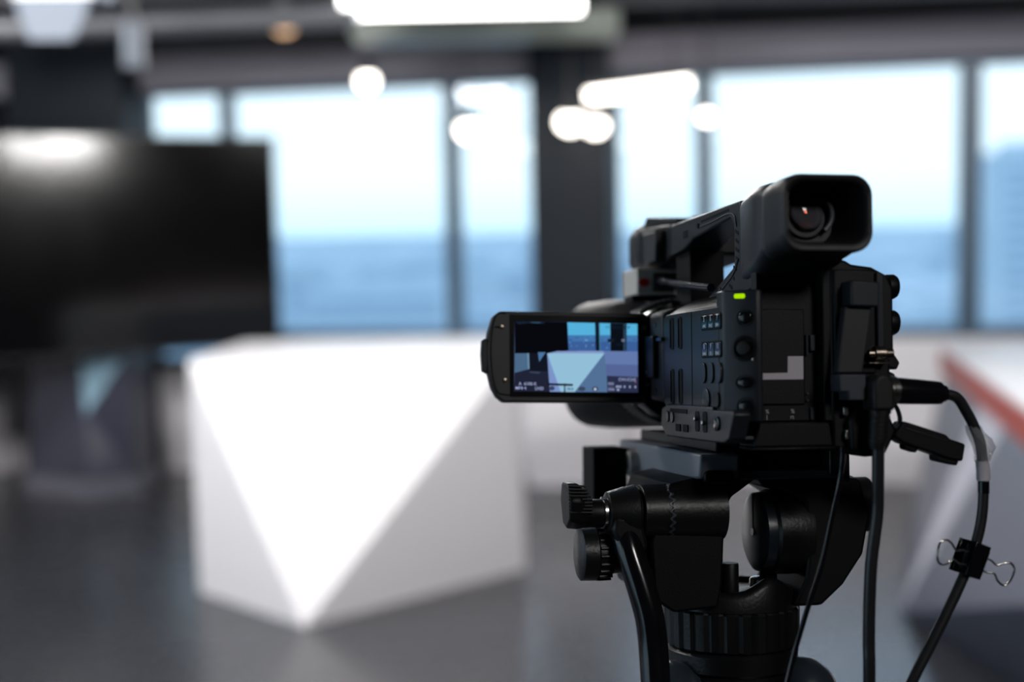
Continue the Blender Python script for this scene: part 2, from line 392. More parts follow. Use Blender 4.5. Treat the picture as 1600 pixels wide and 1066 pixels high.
# ceiling grid: pipes and ducts
def pipe(name, a, b, r, label, m=M_pipe, cat='pipe'):
    t = thing(name, label, cat, loc=((a[0] + b[0]) / 2, (a[1] + b[1]) / 2, min(a[2], b[2]) - r))
    bm = B(); tube(bm, [a, b], r, seg=20, smooth=False); obj('tube', bm, m, t)
    for k in (0.1, 0.5, 0.9):
        p = Vector(a).lerp(Vector(b), k); bm = B(); tube(bm, [p + Vector((0, 0, r * .9)), (p.x, p.y, 3.05)], 0.01, smooth=False); obj('hanger', bm, M_rig, t)
    return t
pipe('ceiling_pipe', (-4.0, 5.75, 2.33), (-0.62, 5.55, 2.36), 0.045, 'grey ceiling pipe running left of the bright panel light')
pipe('ceiling_pipe', (-2.9, 6.45, 2.62), (3.9, 5.3, 2.62), 0.07, 'dark thick pipe running under the ceiling across the whole studio', M_rig)
pipe('ceiling_pipe', (0.45, 6.3, 2.56), (4.2, 5.7, 2.50), 0.05, 'grey ceiling pipe above the right windows')
# pale spot can left
t = thing('track_spotlight', 'pale grey cylindrical spotlight hanging above the television', 'spotlight', loc=(-1.46, 5.1, 2.10))
bm = B(); lathe(bm, (0, 0), 'z', [(0, .035), (.005, .042), (.16, .042), (.18, .03)], 24); obj('lamp_can', bm, M_flap, t, Matrix.Translation((-1.46, 5.1, 2.10)))
bm = B(); tube(bm, [(-1.46, 5.1, 2.28), (-1.46, 5.1, 3.05)], 0.012, smooth=False); obj('hanger', bm, M_rig, t)
# pale duct under the panel
t = thing('air_duct', 'pale greenish grey duct hanging behind the bright panel light', 'duct', loc=(0.0, 6.2, 2.30))
bm = B(); box(bm, -0.75, 0.55, 6.25, 6.55, 2.37, 2.50); obj('duct_body', bm, mat('duct_metal', srgb(150, 158, 150), 0.45, noise=0.06, scale=10), t, bevel=0.02)
bm = B(); box(bm, -0.02, 0.0, 6.4, 6.42, 2.50, 3.05); obj('hanger', bm, M_rig, t)

# ================================================================== FURNITURE
# white faceted desk
t = thing('presenter_desk', 'white faceted desk with a bright triangular front, standing left of the camcorder', 'desk', loc=(-0.65, 5.4, 0))
TZ = 0.95
top = [(-1.295, 5.10), (-0.0, 5.12), (0.03, 5.20), (0.03, 5.92), (-0.06, 5.95), (-1.235, 5.90)]
bm = B(); prism(bm, top, 'z', TZ - 0.012, TZ); obj('desk_top', bm, M_desk, t, bevel=0.003)
A_ = (-1.295, 5.10); B_ = (0.0, 5.12); Bx = (0.03, 5.20)
bm = B()
TL = bm.verts.new((*A_, TZ - .012)); TR = bm.verts.new((*B_, TZ - .012)); TX = bm.verts.new((*Bx, TZ - .012))
BLv = bm.verts.new((-1.29, 5.098, 0)); BA = bm.verts.new((-0.787, 4.605, 0)); BR = bm.verts.new((0.04, 5.34, 0))
TB1 = bm.verts.new((0.03, 5.92, TZ - .012)); TB0 = bm.verts.new((-1.235, 5.90, TZ - .012)); BB1 = bm.verts.new((0.04, 5.9, 0)); BB0 = bm.verts.new((-1.25, 5.88, 0))
for f in ((TL, BLv, BA), (TL, BA, TR), (TR, BA, BR), (TR, BR, TX), (TX, BR, BB1, TB1), (TB1, BB1, BB0, TB0), (TB0, BB0, BLv, TL), (BLv, BB0, BB1, BR, BA), (TL, TR, TX, TB1, TB0)): bm.faces.new(f)
obj('faceted_body', bm, M_desk, t, smooth=5)

# television on the left
tvm = Matrix.Translation((-1.335, 7.37, 0)) @ Matrix.Rotation(math.atan2(-0.64, -1.32), 4, 'Z')    # x runs to the left end
t = thing('television', 'large black flat television at the left edge, above a dark faceted plinth', 'television', m=tvm)
bm = B(); box(bm, 0, 2.12, -0.045, 0.0, 0.80, 1.99); obj('back_shell', bm, M_tvframe, t, tvm, bevel=0.008)
bm = B(); box(bm, 0.012, 2.108, 0.0, 0.004, 0.815, 1.978); obj('screen', bm, M_tv, t, tvm)
bm = B()
for a in ((0, 2.12, 1.978, 1.99), (0, 2.12, 0.80, 0.815)): box(bm, a[0], a[1], 0, 0.009, a[2], a[3])
for a in ((0, .012), (2.108, 2.12)): box(bm, a[0], a[1], 0, 0.009, 0.815, 1.978)
obj('bezel', bm, M_tvframe, t, tvm)
bm = B(); box(bm, 0.9, 1.2, -0.40, -0.045, 1.3, 1.5); obj('wall_bracket', bm, M_rig, t, tvm)
# dark faceted plinth under the television
t = thing('display_plinth', 'dark faceted plinth with one triangular facet coloured like reflected sky, under the television', 'plinth', loc=(-2.45, 7.2, 0))
bm = B()
v = {k: bm.verts.new(p) for k, p in dict(a=(-2.74, 7.22, .79), b=(-2.15, 7.10, .79), c=(-2.11, 7.42, .79), d=(-2.70, 7.46, .79), m=(-2.42, 7.15, .79),
     A=(-2.78, 7.25, .10), Bq=(-2.36, 7.00, .10), C=(-2.13, 7.12, .10), D=(-2.11, 7.42, .10), E=(-2.72, 7.46, .10), P=(-2.38, 7.06, .46)).items()}
for f in ('a,A,P,m', 'A,Bq,P', 'P,Bq,C', 'P,C,b', 'b,C,D,c', 'c,D,E,d', 'd,E,A,a', 'a,m,b,c,d', 'A,E,D,C,Bq'): bm.faces.new([v[k] for k in f.split(',')])
obj('plinth_body', bm, M_plinth, t, smooth=5)
bm = B(); pts = [Vector((-2.42, 7.15, .79)), Vector((-2.15, 7.10, .79)), Vector((-2.38, 7.06, .46))]  # sky reflection on this facet put into its pale blue colour
vs = [bm.verts.new(p) for p in pts]; vo = [bm.verts.new(p + Vector((0, -0.008, 0.0))) for p in pts]
bm.faces.new(vo); bm.faces.new(vs)
for i in range(3): bm.faces.new((vs[i], vs[(i + 1) % 3], vo[(i + 1) % 3], vo[i]))
obj('sky_facet', bm, M_plinthsky, t, smooth=5, label='triangular facet coloured like reflected sky')
bm = B(); prism(bm, [(-2.80, 7.24), (-2.36, 6.97), (-2.10, 7.10), (-2.08, 7.45), (-2.74, 7.48)], 'z', 0, 0.10)
obj('base_skirt', bm, mat('plinth_skirt', srgb(108, 108, 120), 0.4, noise=.05, scale=8), t)

# grey faceted desk at the right with a white top and an orange edge
t = thing('news_desk', 'grey faceted desk with white top and orange edge at the right, behind the cables', 'desk', loc=(1.9, 4.4, 0))
ft = [(2.03, 6.0), (1.28, 2.35), (2.6, 2.1), (3.6, 6.0)]
bm = B(); prism(bm, ft, 'z', 0.835, 0.86); obj('desk_top', bm, M_desk, t, bevel=0.003, label='white desk top')
fe = [(2.02, 6.02), (1.265, 2.33), (2.61, 2.08), (3.62, 6.02)]
bm = B(); prism(bm, fe, 'z', 0.735, 0.834); obj('edge_band', bm, M_orange, t, bevel=0.002, label='orange edge band')
bm = B()
A1 = bm.verts.new((2.04, 6.0, .735)); B1 = bm.verts.new((1.285, 2.35, .735)); C1 = bm.verts.new((2.6, 2.1, .735)); D1 = bm.verts.new((3.6, 6.0, .735))
P0 = bm.verts.new((1.42, 4.65, 0.0)); A0 = bm.verts.new((1.85, 5.95, 0)); B0 = bm.verts.new((1.75, 2.6, 0)); C0 = bm.verts.new((2.6, 2.5, 0)); D0 = bm.verts.new((3.5, 5.9, 0))
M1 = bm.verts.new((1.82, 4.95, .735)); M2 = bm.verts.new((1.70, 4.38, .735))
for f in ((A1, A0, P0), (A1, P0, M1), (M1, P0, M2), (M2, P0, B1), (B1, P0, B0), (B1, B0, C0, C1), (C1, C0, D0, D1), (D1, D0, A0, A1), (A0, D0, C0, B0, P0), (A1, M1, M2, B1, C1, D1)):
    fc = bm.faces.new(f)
    if f == (M1, P0, M2): fc.material_index = 1  # middle front facet has a paler colour than the rest
obj('faceted_body', bm, [M_greydesk, mat('pale_desk_facet', srgb(176, 176, 188), 0.4, noise=.05, scale=6)], t, smooth=5)
#CAMCORDER#
# ================================================================== CAMCORDER (millimetres: x right, y forward, z up, in the space KM)
CM = thing('camcorder', 'black professional camcorder with fold-out screen mounted on the tripod, seen from behind', 'camcorder', m=K)
def part(name, bm, m, bevel=0.0, parent=None, smooth=40, label=None, seg=2):
    return obj(name, bm, m, parent or CM, KM, bevel / 1000.0, seg, smooth, label)
# --- body shell
bm = B()
prism(bm, [(-12, 17), (-12, 78), (-6, 82), (6, 88), (46, 88), (46, 2), (-6, 2), (-9, 12)], 'y', 20, 122)
body = part('body', bm, M_black, 1.5)
bm = B(); prism(bm, [(20, 78.5), (120, 78.5), (126, 76), (126, 22), (120, 19), (20, 19)], 'x', -13.4, -11.8); side = part('side_panel', bm, M_side, 0.6)
bm = B(); box(bm, -13.6, -13.3, 67.6, 68.4, 19.5, 78); part('panel_seam', bm, M_slot, 0, side)
# sloping shoulder in front of the handle foot
bm = B(); loft(bm, [[(-11, 21, 79), (7, 21, 89.5), (40, 21, 90), (40, 21, 78)], [(-11, 88, 79), (7, 92, 88), (40, 92, 88), (40, 88, 78)], [(-9, 128, 74), (8, 135, 84), (40, 135, 84), (40, 128, 72)]])
part('shoulder', bm, M_side, 1.0)
# --- rear left column with the round buttons
bm = B(); prism(bm, [(-13, 24), (-13, 13), (-11.5, 11), (1.5, 0.3), (4.5, 0), (6, 2), (6, 24)], 'z', 14, 87); col = part('button_column', bm, M_side, 1.0)
bev = Vector((13, -10.7, 0)).normalized(); bn = Vector((-bev.y, bev.x, 0)) * -1   # outward normal of the bevel
if bn.y > 0: bn = -bn
def bevel_pt(s, z, o=0): p = Vector((-5.2, 5.6, z)) + bev * s + bn * o; return p
BF = Matrix(((bev.x, 0, bn.x, 0), (bev.y, 0, bn.y, 0), (0, 1, 0, 0), (0, 0, 0, 1)))
def bevel_m(s, z, o=0): return Matrix.Translation(bevel_pt(s, z, o)) @ BF
def button(name, s, z, r, hgt, well=1.35, parent=col, dome=True, sx=1.0):
    m = bevel_m(s, z)
    bm = B(); lathe(bm, (0, 0), 'z', [(-1, r * well), (0.35, r * well), (0.35, r * (well - .12)), (-0.8, r * (well - .14)), ], 28, cap0=False, cap1=False)
    bm.transform(m @ Matrix.Diagonal((sx, 1, 1, 1))); part('button_ring', bm, M_black, 0, parent)
    bm = B(); lathe(bm, (0, 0), 'z', [(-1, r), (hgt * .6, r), (hgt * .9, r * .8), (hgt, r * .45), (hgt, 0.01)], 28)
    bm.transform(m @ Matrix.Diagonal((sx, 1, 1, 1))); part(name, bm, M_gloss, 0, parent)
button('button', 2.6, 71.5, 3.6, 1.8)
button('button', 2.4, 35.6, 3.2, 1.2, sx=1.35)
button('button', 2.4, 22.3, 3.9, 1.2)
bm = B(); lathe(bm, (0, 0), 'z', [(-1, 7.2), (0.6, 7.2), (0.9, 6.0), (0.2, 5.0)], 32); bm.transform(bevel_m(1.8, 54.6)); part('joystick_base', bm, M_black, 0, col)
bm = B(); lathe(bm, (0, 0), 'z', [(0, 3.6), (1.6, 3.9), (2.6, 3.6), (2.9, 2.6), (2.7, 0.01)], 28); bm.transform(bevel_m(1.8, 54.6)); part('joystick', bm, M_soft, 0, col)
bm = B(); lathe(bm, (0, 0), 'z', [(0, 1.1), (.5, 1.0), (.7, .01)], 16); bm.transform(bevel_m(7.0, 48.5)); part('screw', bm, M_brass, 0, col)
# green lamp on the column, smaller green light on the shoulder
M_green = glow('green_lamp', srgb(170, 225, 0), 1.0); M_teal = glow('teal_lamp', srgb(40, 170, 130), 1.0)
bm = B(); prism(bm, rrect(6.2, 2.6, 1.0), 'z', 0, 0.5); bm.transform(bevel_m(-0.5, 83.5)); part('indicator_lamp', bm, M_green, 0, col, label='lit yellow-green indicator lamp')
def side_m(y, z, x=-13.5):   # local x -> +y(forward) mirrored so that lettering reads from the left
    return Matrix(((0, 0, -1, x), (-1, 0, 0, y), (0, 1, 0, z), (0, 0, 0, 1)))
SH = Matrix.Translation((-4.2, 24, 84.2)) @ Matrix(((0, -0.86, -0.50, 0), (-1, 0, 0, 0), (0, .50, 0.86, 0), (0, 0, 0, 1)))
SH = Matrix.Translation((-4.6, 24, 84.4)) @ Matrix(((0, 0.86, -0.50, 0), (-1, 0, 0, 0), (0, 0.50, 0.86, 0), (0, 0, 0, 1)))
bm = B(); prism(bm, rrect(13, 6, 2), 'z', -0.6, 0.5); bm.transform(SH @ Matrix.Translation((0, 0.3, 0))); sw = part('power_switch', bm, M_gloss, 0.3)
bm = B(); prism(bm, rrect(2.2, 1.8, .6), 'z', 0.4, 0.75); bm.transform(SH @ Matrix.Translation((-2.4, 1.3, 0))); part('switch_lamp', bm, M_teal, 0, sw, label='small lit teal lamp')
bm = B(); prism(bm, rrect(3.6, 4.6, .8), 'z', 0.4, 1.4); bm.transform(SH @ Matrix.Translation((2.6, 0.3, 0))); part('switch_slider', bm, M_side, 0.2, sw)
bm = text_bm('Z', 3.4); bm.transform(SH @ Matrix.Translation((-20, 0.5, 0.75))); part('marking', bm, M_slot)
# --- number rollers on the side
M_mark = mat('white_print', srgb(205, 205, 215), 0.6)
for zc, nums, syms in ((70.5, '5 6 7', '<> |'), (54.6, '8 9 10', '<#>')):
    bm = B(); prism(bm, rrect(35, 9.6, 2), 'z', -0.4, 0.25); bm.transform(side_m(32, zc)); fr = part('counter_frame', bm, M_slot, 0.3, side)
    for i, ch in enumerate(nums.split()):
        cy = 42.5 - i * 11.5
        bm = B(); prism(bm, rrect(9.2, 7.4, 1), 'z', 0.1, 0.6); bm.transform(side_m(cy, zc)); rl = part('counter_button', bm, M_gloss, 0.3, fr)
        bm = text_bm(ch, 4.4, bold=0.08); bm.transform(side_m(cy, zc + 1.7, -14.2)); 
        sb = B()   # transport symbols below the digit
        def tri(x, d, s=1.5):
            vs = [sb.verts.new(p) for p in ((x - s * d, -s, 0), (x - s * d, s, 0), (x + s * d, 0, 0))]; sb.faces.new(vs if d > 0 else vs[::-1])
        def bar(x, w=.5, h=1.4):
            vs = [sb.verts.new(p) for p in ((x - w, -h, 0), (x + w, -h, 0), (x + w, h, 0), (x - w, h, 0))]; sb.faces.new(vs)
        if zc > 60: [lambda: (tri(-1.2, -1), tri(1.4, -1)), lambda: (tri(-1, 1), bar(1.2, .4), bar(2.6, .4)), lambda: (tri(-1.2, 1), tri(1.4, 1))][i]()
        else: [lambda: (bar(-2.4, .4), tri(-.4, -1), tri(2, -1)), lambda: bar(0, 1.0), lambda: (tri(-1.8, 1), tri(.8, 1), bar(2.6, .4))][i]()
        merge(bm, sb, side_m(cy, zc - 2.2, -14.2) @ Matrix.Diagonal((.9, .8, 1, 1))); part('button_marking', bm, M_mark, 0, fr)
# row of three oval buttons and one round dial low on the side
for cy in (45.3, 31.7, 18.5):
    bm = B(); prism(bm, rrect(9, 12, 4.4), 'z', -.2, 1.0); bm.transform(side_m(cy, 41.2)); part('oval_button', bm, M_side, 0.4, side)
bm = B(); lathe(bm, (0, 0), 'z', [(0, 6.2), (.8, 6.2), (1.2, 5.6), (1.3, .01)], 28); bm.transform(side_m(41, 26)); part('dial', bm, M_side, 0, side)
bm = B(); prism(bm, rrect(10, 9, 3), 'z', -.2, 0.7); bm.transform(side_m(24, 26)); part('cap_button', bm, M_black, 0.4, side)
# speaker slots
for cy in (107, 90):
    for z0, z1 in ((56, 76), (22, 44)):
        bm = B(); prism(bm, rrect(6, z1 - z0, 2), 'z', 0, 0.3); bm.transform(side_m(cy, (z0 + z1) / 2)); sl = part('side_slot', bm, M_slot, 0, side)
        bm = B(); prism(bm, rrect(1.2, (z1 - z0) * .9, .5), 'z', 0.2, 0.9); bm.transform(side_m(cy + 3, (z0 + z1) / 2)); part('slot_lip', bm, M_side, 0, sl)
# --- lower control ledge
bm = B(); prism(bm, [(-11, 18.5), (-9, 20.5), (24, 20), (24, 22), (112, 22), (124, 19), (126, 8), (114, 1.5), (6, 2.2), (-3, 5)], 'x', -16, -6); led = part('control_ledge', bm, M_side, 1.5)
for cy, w in ((110, 6), (100, 6)):
    bm = B(); prism(bm, rrect(w, 7, 2.8), 'z', 0, .8); bm.transform(side_m(cy, 14, -16)); part('oval_button', bm, M_gloss, .3, led)
for cy in (88, 73):
    bm = B(); prism(bm, rrect(9, 4.5, 1), 'z', 0, .6); bm.transform(side_m(cy, 8, -16)); part('label_window', bm, M_slot, 0, led)
for cy in (51, 37):
    bm = B(); prism(bm, rrect(7, 12, 2), 'z', 0, .4); bm.transform(side_m(cy, 13, -16)); sl = part('slide_switch', bm, M_slot, 0, led)
    bm = B(); lathe(bm, (0, 0), 'z', [(0, 1.6), (2.2, 1.5), (2.6, .01)], 14); bm.transform(side_m(cy, 13.2 + (1.5 if cy > 40 else -.5), -16)); part('switch_tip', bm, M_chrome, 0, sl)
bm = B(); lathe(bm, (0, 0), 'z', [(0, 4.2), (.9, 4.2), (1.3, 3.5), (1.3, .01)], 24); bm.transform(side_m(15, 13, -16)); part('dial', bm, M_gloss, 0, led)
bm = B(); box(bm, -16.4, -15.9, 70, 104, 16.8, 19.4); part('ledge_recess', bm, M_slot, 0, led)
# --- battery bay and lower rear lip
bm = B(); box(bm, 6, 45, 11, 20, 14, 104); box(bm, 41, 45.5, 1, 20, 14, 104); part('battery_bay', bm, M_black, 0.6)
bm = B(); box(bm, 6.5, 33.6, 9.6, 11.2, 23, 76.5); bat = part('battery', bm, M_black, 0.8)
bm = B(); prism(bm, [(7.4, 37.2), (32.3, 37.2), (32.4, 50.1), (23.3, 50.1), (23.1, 40.9), (7.4, 40.7)], 'y', 9.2, 9.55); part('white_label', bm, M_tape, 0, bat, label='white L-shaped tape label')
bm = B(); box(bm, 36.5, 39.5, 8.6, 11, 53, 62); box(bm, 33.8, 35.2, 8.0, 11, 50.5, 62); part('battery_latch', bm, M_side, 0.4)
for z in (29.2, 25.6):
    bm = B(); lathe(bm, (34.9, z), 'y', [(9.6, .5), (9.2, .5)], 10); part('pin', bm, M_chrome)
bm = B(); box(bm, 6.5, 40.5, 10.4, 11.2, 14, 22.5); bl = part('slot_cover', bm, M_black, 0.4)
FM = Matrix(((1, 0, 0, 0), (0, 0, -1, 10.2), (0, 1, 0, 0), (0, 0, 0, 1)))
for s, x, z in (('F', 7.4, 19.3), ('%', 11.2, 19.3), ('r', 7.2, 16.4), ('|', 11.0, 16.4), ('%', 26.2, 19.3), ('rt', 25.8, 16.2)):
    bm = text_bm(s, 3.2); bm.transform(FM @ Matrix.Translation((x, z, 0))); part('print', bm, M_mark, 0, bl)
bm = B(); prism(bm, [(2, 13.5), (42, 13.5), (44, 0.5), (-2, 0.5)], 'y', -3, 20); box(bm, -3, 44, -6, 18, -1.2, 0.4); part('rear_lip', bm, M_black, 0.8)
bm = B(); box(bm, 36, 38, 8.8, 11, 14.5, 21.5); part('card_door_catch', bm, M_side, .3)
bm = B(); box(bm, -6.5, -1.0, -0.8, 3, 4.6, 6.4); part('strap_bar', bm, M_headgrey, .3)
# --- right half: terminal housing and hand grip
bm = B(); prism(bm, [(45, -1), (45, 103), (54, 103.5), (58, 101), (70, 99.5), (79, 95), (82.5, 88), (82.5, 52), (80, 50), (80, 30), (79, 5), (73, -3), (66, -6), (52, -2)], 'y', 0, 50); grip = part('terminal_housing', bm, M_black, 1.6)
bm = B(); prism(bm, [(45, 6), (45, 88), (58, 90), (68, 82), (72, 60), (70, 24), (60, 8)], 'y', 49, 125); part('hand_grip', bm, M_soft, 5)
bm = B(); prism(bm, [(71.5, 55), (71.5, 96.5), (75.5, 95.5), (75.5, 55)], 'y', -2.5, 3); part('hinge_rail', bm, M_side, 0.6, grip)
bm = B(); box(bm, 46.5, 71, -1.5, 2, 40, 98); part('terminal_cover', bm, M_black, 1, grip)
for zc in (89.5, 69):
    bm = B(); lathe(bm, (14, zc), 'x', [(80, 3.5), (84.5, 3.6), (85.0, 6.9), (89, 7.1), (90.6, 6.2), (90.8, 0.01)], 30, fn=lambda a, t: 1.0); part('grip_knob', bm, M_black, 0, grip)
bm = B(); prism(bm, [(78, 53), (86, 50.5), (89, 46), (87, 42), (78, 44)], 'y', 6, 40); part('grip_flange', bm, M_black, 1, grip)
bm = B(); prism(bm, [(76, 44), (88, 40), (90, 32), (84, 25), (76, 25)], 'y', 10, 46); part('grip_pad', bm, M_soft, 1.5, grip)
bm = B(); prism(bm, [(50.8, 77), (51.0, 91), (67.6, 90.4), (67.2, 76.5)], 'y', -14, -1); part('belt_loop', bm, M_side, 1.0, grip)
bm = B(); prism(bm, [(44.2, 40.5), (49.3, 77), (64.5, 76), (58.6, 40.5)], 'y', -10, -3); part('strap', bm, M_lcdframe, 0.8, grip, label='dark grey strap')
bm = B(); prism(bm, [(43.4, 39.8), (58.2, 39.8), (58.6, 25.5), (48.3, 25.7), (48.2, 30.3), (43.6, 30.3)], 'y', -15, -1); part('strap_bracket', bm, mat('blue_grey_plastic', (0.045, 0.05, 0.065), 0.45, noise=.05, scale=600), 0.7, grip, label='blue-grey bracket')
# metal sockets
bm = B(); lathe(bm, (-6, 51), 'x', [(64, 2.2), (67, 2.4), (67.2, 4.2), (73, 4.4), (73.4, 3.0), (78, 3.0), (78.5, .01)], 24)
part('socket', bm, M_brass, 0, grip)
bm = B(); box(bm, 64, 76, -7, 2, 45.4, 46.2); part('socket_plate', bm, M_brass, 0.2, grip)
for x, z in ((50, 17), (51, 4)):
    bm = B(); box(bm, x, x + 3, -4, 0, z, z + 5); part('terminal', bm, M_chrome, .4, grip)
# lower round housing behind the power plug
bm = B(); prism(bm, [(52, 15), (58, 22), (74, 22), (80, 8), (73, -5), (60, -6), (53, -2)], 'y', -7, 12); part('lower_housing', bm, M_black, 2, grip)
# --- handle
hp = [(24, 84), (24, 100), (38, 109), (40, 141.5), (176, 143.2), (178, 121.5), (150, 123.5), (138, 126), (130, 128.5), (64, 133), (58, 133.5), (53, 130), (51.5, 125), (52, 104), (80, 95), (101, 88.5), (104, 84)]
bm = B(); prism(bm, hp, 'x', 8, 34); hd = part('handle', bm, M_side, 1.2)
bm = B(); prism(bm, [(150, 84), (184, 84), (182, 124), (152, 124)], 'x', 13, 37); part('front_post', bm, M_deep, 1, hd)
# trims on the handle side
for a, b, z0, z1 in ((60, 112, 138.4, 137.6),):
    bm = B(); loft(bm, [[(7.8, a, z0 - .7), (7.8, a, z0 + .7), (8.4, a, z0 + .7), (8.4, a, z0 - .7)], [(7.8, b, z1 - .7), (7.8, b, z1 + .7), (8.4, b, z1 + .7), (8.4, b, z1 - .7)]]); part('groove', bm, M_slot, 0, hd)
bm = B(); tube(bm, [(7.7, 113, 134.6), (7.7, 90, 134.9), (7.7, 62, 136.2), (7.7, 50, 134), (7.7, 46.5, 127)], 0.45, seg=8); part('groove_edge', bm, M_headgrey, 0, hd)
bm = B(); lathe(bm, (117, 135.5), 'x', [(7.2, 1.6), (8.2, 1.8)], 16); part('screw', bm, M_slot, 0, hd)
bm = B(); box(bm, 7.6, 8.4, 140, 149, 130.5, 135.5); part('label_window', bm, M_slot, 0, hd)
for i in range(7):
    z = 124 - i * 5.2; y = 46 + (0 if i < 4 else (i - 3) * 4.0)
    bm = B(); prism(bm, [(y - 2.6, z - 2.4), (y + 2.6, z - .4), (y + 2.6, z + 1.4), (y - 2.6, z - .6)], 'x', 7.7, 8.3); part('vent_slot', bm, M_slot, 0, hd)
bm = B(); tube(bm, [(7.7, 44, 108), (7.7, 52, 100), (7.7, 72, 92), (7.7, 76, 90)], 0.5, seg=8); part('groove_edge', bm, M_headgrey, 0, hd)
bm = B(); lathe(bm, (76, 91.5), 'x', [(7.2, 1.6), (8.2, 1.9)], 16); part('screw', bm, M_chrome, 0, hd)
# --- viewfinder
M_clear = glass('eyepiece_glass', (0.92, 0.90, 0.95))
def coat_mat(name, c):
    m = bpy.data.materials.new(name); m.use_nodes = True; t_ = m.node_tree; t_.nodes.clear()
    o_ = t_.nodes.new('ShaderNodeOutputMaterial'); a_ = t_.nodes.new('ShaderNodeBsdfTransparent'); g_ = t_.nodes.new('ShaderNodeBsdfGlossy'); x_ = t_.nodes.new('ShaderNodeMixShader')
    g_.inputs['Color'].default_value = (*c, 1); g_.inputs['Roughness'].default_value = 0.02; x_.inputs[0].default_value = 0.12
    t_.links.new(a_.outputs[0], x_.inputs[1]); t_.links.new(g_.outputs[0], x_.inputs[2]); t_.links.new(x_.outputs[0], o_.inputs[0])
    return m
def rr_ring(cx, cz, w, h, r, y, skew=0):
    return [(cx + p[0], y, cz + p[1] + skew) for p in rrect(w, h, r, 6)]
bm = B()
loft(bm, [rr_ring(31.5, 117.5, 48, 50, 6, 39), rr_ring(31, 118, 50, 51, 7, 32), rr_ring(28.6, 120.5, 51, 50, 8, 8), rr_ring(28.4, 123, 50, 45, 9, -3), rr_ring(28.4, 124.2, 48, 40, 10, -10)])
vf = part('viewfinder', bm, M_side, 0, smooth=50)
bm = B(); prism(bm, [(14, 112), (39.5, 104), (39.5, 84), (22, 84), (8, 97)], 'x', 9, 52); part('viewfinder_base', bm, M_deep, 1.2, vf)
# eyecup: flared rubber with a deep opening
bm = B()
cxs = 28.4; czs = 124.8
outer = [(-4, 46, 38, 9), (-6, 50.5, 42, 9), (-12, 51.5, 42, 9.5), (-22, 51, 41.3, 10), (-30, 51, 41.3, 10.5), (-35, 50.6, 41.1, 10.5), (-37, 49, 39.5, 10)]
inner = [(-37, 44.5, 34.5, 9), (-35, 42.5, 32.0, 8.5), (-30, 41, 30.5, 8), (-22, 39.5, 29.5, 8), (-14, 36.5, 28.5, 9), (-8, 33, 28, 10)]
rings = [rr_ring(cxs, czs - (0 if y < -20 else (y + 22) * .12), w, h, r, y) for y, w, h, r in outer] + [rr_ring(cxs - (0 if y < -32 else (y + 32) * 0.16), czs + .4, w, h, r, y) for y, w, h, r in inner]
loft(bm, rings, True, True); ec = part('eyecup', bm, M_soft, 0, vf, smooth=60)
LC = (27.0, 126.8)
bm = B(); lathe(bm, LC, 'y', [(-8.3, 13.4), (-11.5, 13.2), (-12.0, 12.6), (-9.5, 11.8), (-8.5, 11.6)], 40, cap0=False, cap1=False); part('lens_ring', bm, M_black, 0, vf)
bm = B(); lathe(bm, LC, 'y', [(-8.4, 11.7), (-9.2, 11.0), (-10.8, 8.6), (-12.0, 5.0), (-12.5, 1.7), (-12.55, .01)], 40, cap0=True, cap1=True); ep = part('eyepiece_lens', bm, M_clear, 0, vf, smooth=80)
for nm, col_, prof_ in (('blue', (.15, .3, 1), [(-9.7, 11.2), (-9.3, 8), (-8.9, 4), (-8.8, .01)]), ('red', (1, .16, .08), [(-9.0, 8.6), (-10.2, 6.6), (-11.1, 4), (-11.8, 1.6), (-11.9, .01)]), ('amber', (1, .6, .35), [(-10.6, 10.0), (-9.6, 7), (-9.0, 3), (-8.9, .01)])):
    bm = B(); lathe(bm, LC, 'y', prof_, 36, cap0=False, cap1=True); part('coated_element', bm, coat_mat('coating_' + nm, col_), 0, ep, smooth=80)
bm = B(); lathe(bm, LC, 'y', [(-8.3, 11.6), (-8.6, 11.5), (-8.6, .01)], 36); part('lens_back', bm, M_deep, 0, ep)
bm = B(); tube(bm, [(LC[0] + 13.4 * math.cos(a), -14, LC[1] + 11.8 * math.sin(a)) for a in [math.radians(d) for d in range(-48, 49, 8)]], 1.5, seg=8, n=3); part('dioptre_rim', bm, M_headgrey, 0, vf)
# --- front microphone unit
bm = B(); prism(bm, [(176, 143), (196, 146), (262, 150), (264, 122), (244, 117), (198, 119), (176, 123)], 'x', 10, 64); mu = part('front_unit', bm, M_black, 2)
bm = B(); prism(bm, [(13.5, 117), (9, 126), (9, 147), (15, 155), (58, 155), (62, 148), (62, 124), (56, 117)], 'y', 262, 294); part('microphone_cap', bm, M_soft, 3, mu)
bm = B(); prism(bm, [(200, 120), (228, 119), (232, 143), (198, 142)], 'x', 3, 11); part('lamp_hood', bm, M_lcdframe, 1.5, mu)
bm = B(); prism(bm, [(176, 144), (178, 148), (252, 158), (262, 151)], 'x', 12, 50); part('top_plate', bm, M_black, 1, mu)
bm = B(); lathe(bm, (70, 155), 'y', [(170, 9), (178, 9.5), (180, 8), (232, 8), (234, 9.5), (242, 9.5)], 28); mh = part('microphone_holder', bm, M_black, 0, mu)
bm = B(); box(bm, 60, 74, 196, 210, 120, 150); part('holder_arm', bm, M_black, 1, mh)
bm = B(); lathe(bm, (222, 44), 'z', [(140, 5), (150, 5), (151, 6.5), (155, 6.5), (155.5, 4)], 20); bm.transform(Matrix(((0, 1, 0, 0), (1, 0, 0, 0), (0, 0, 1, 0), (0, 0, 0, 1)))) ; part('holder_knob', bm, M_black, .4, mh)
bm = B(); tube(bm, [(64, 150, 149), (66, 190, 152), (66, 235, 150)], 2.6, seg=10); part('microphone_cord', bm, M_cable, 0, mh)
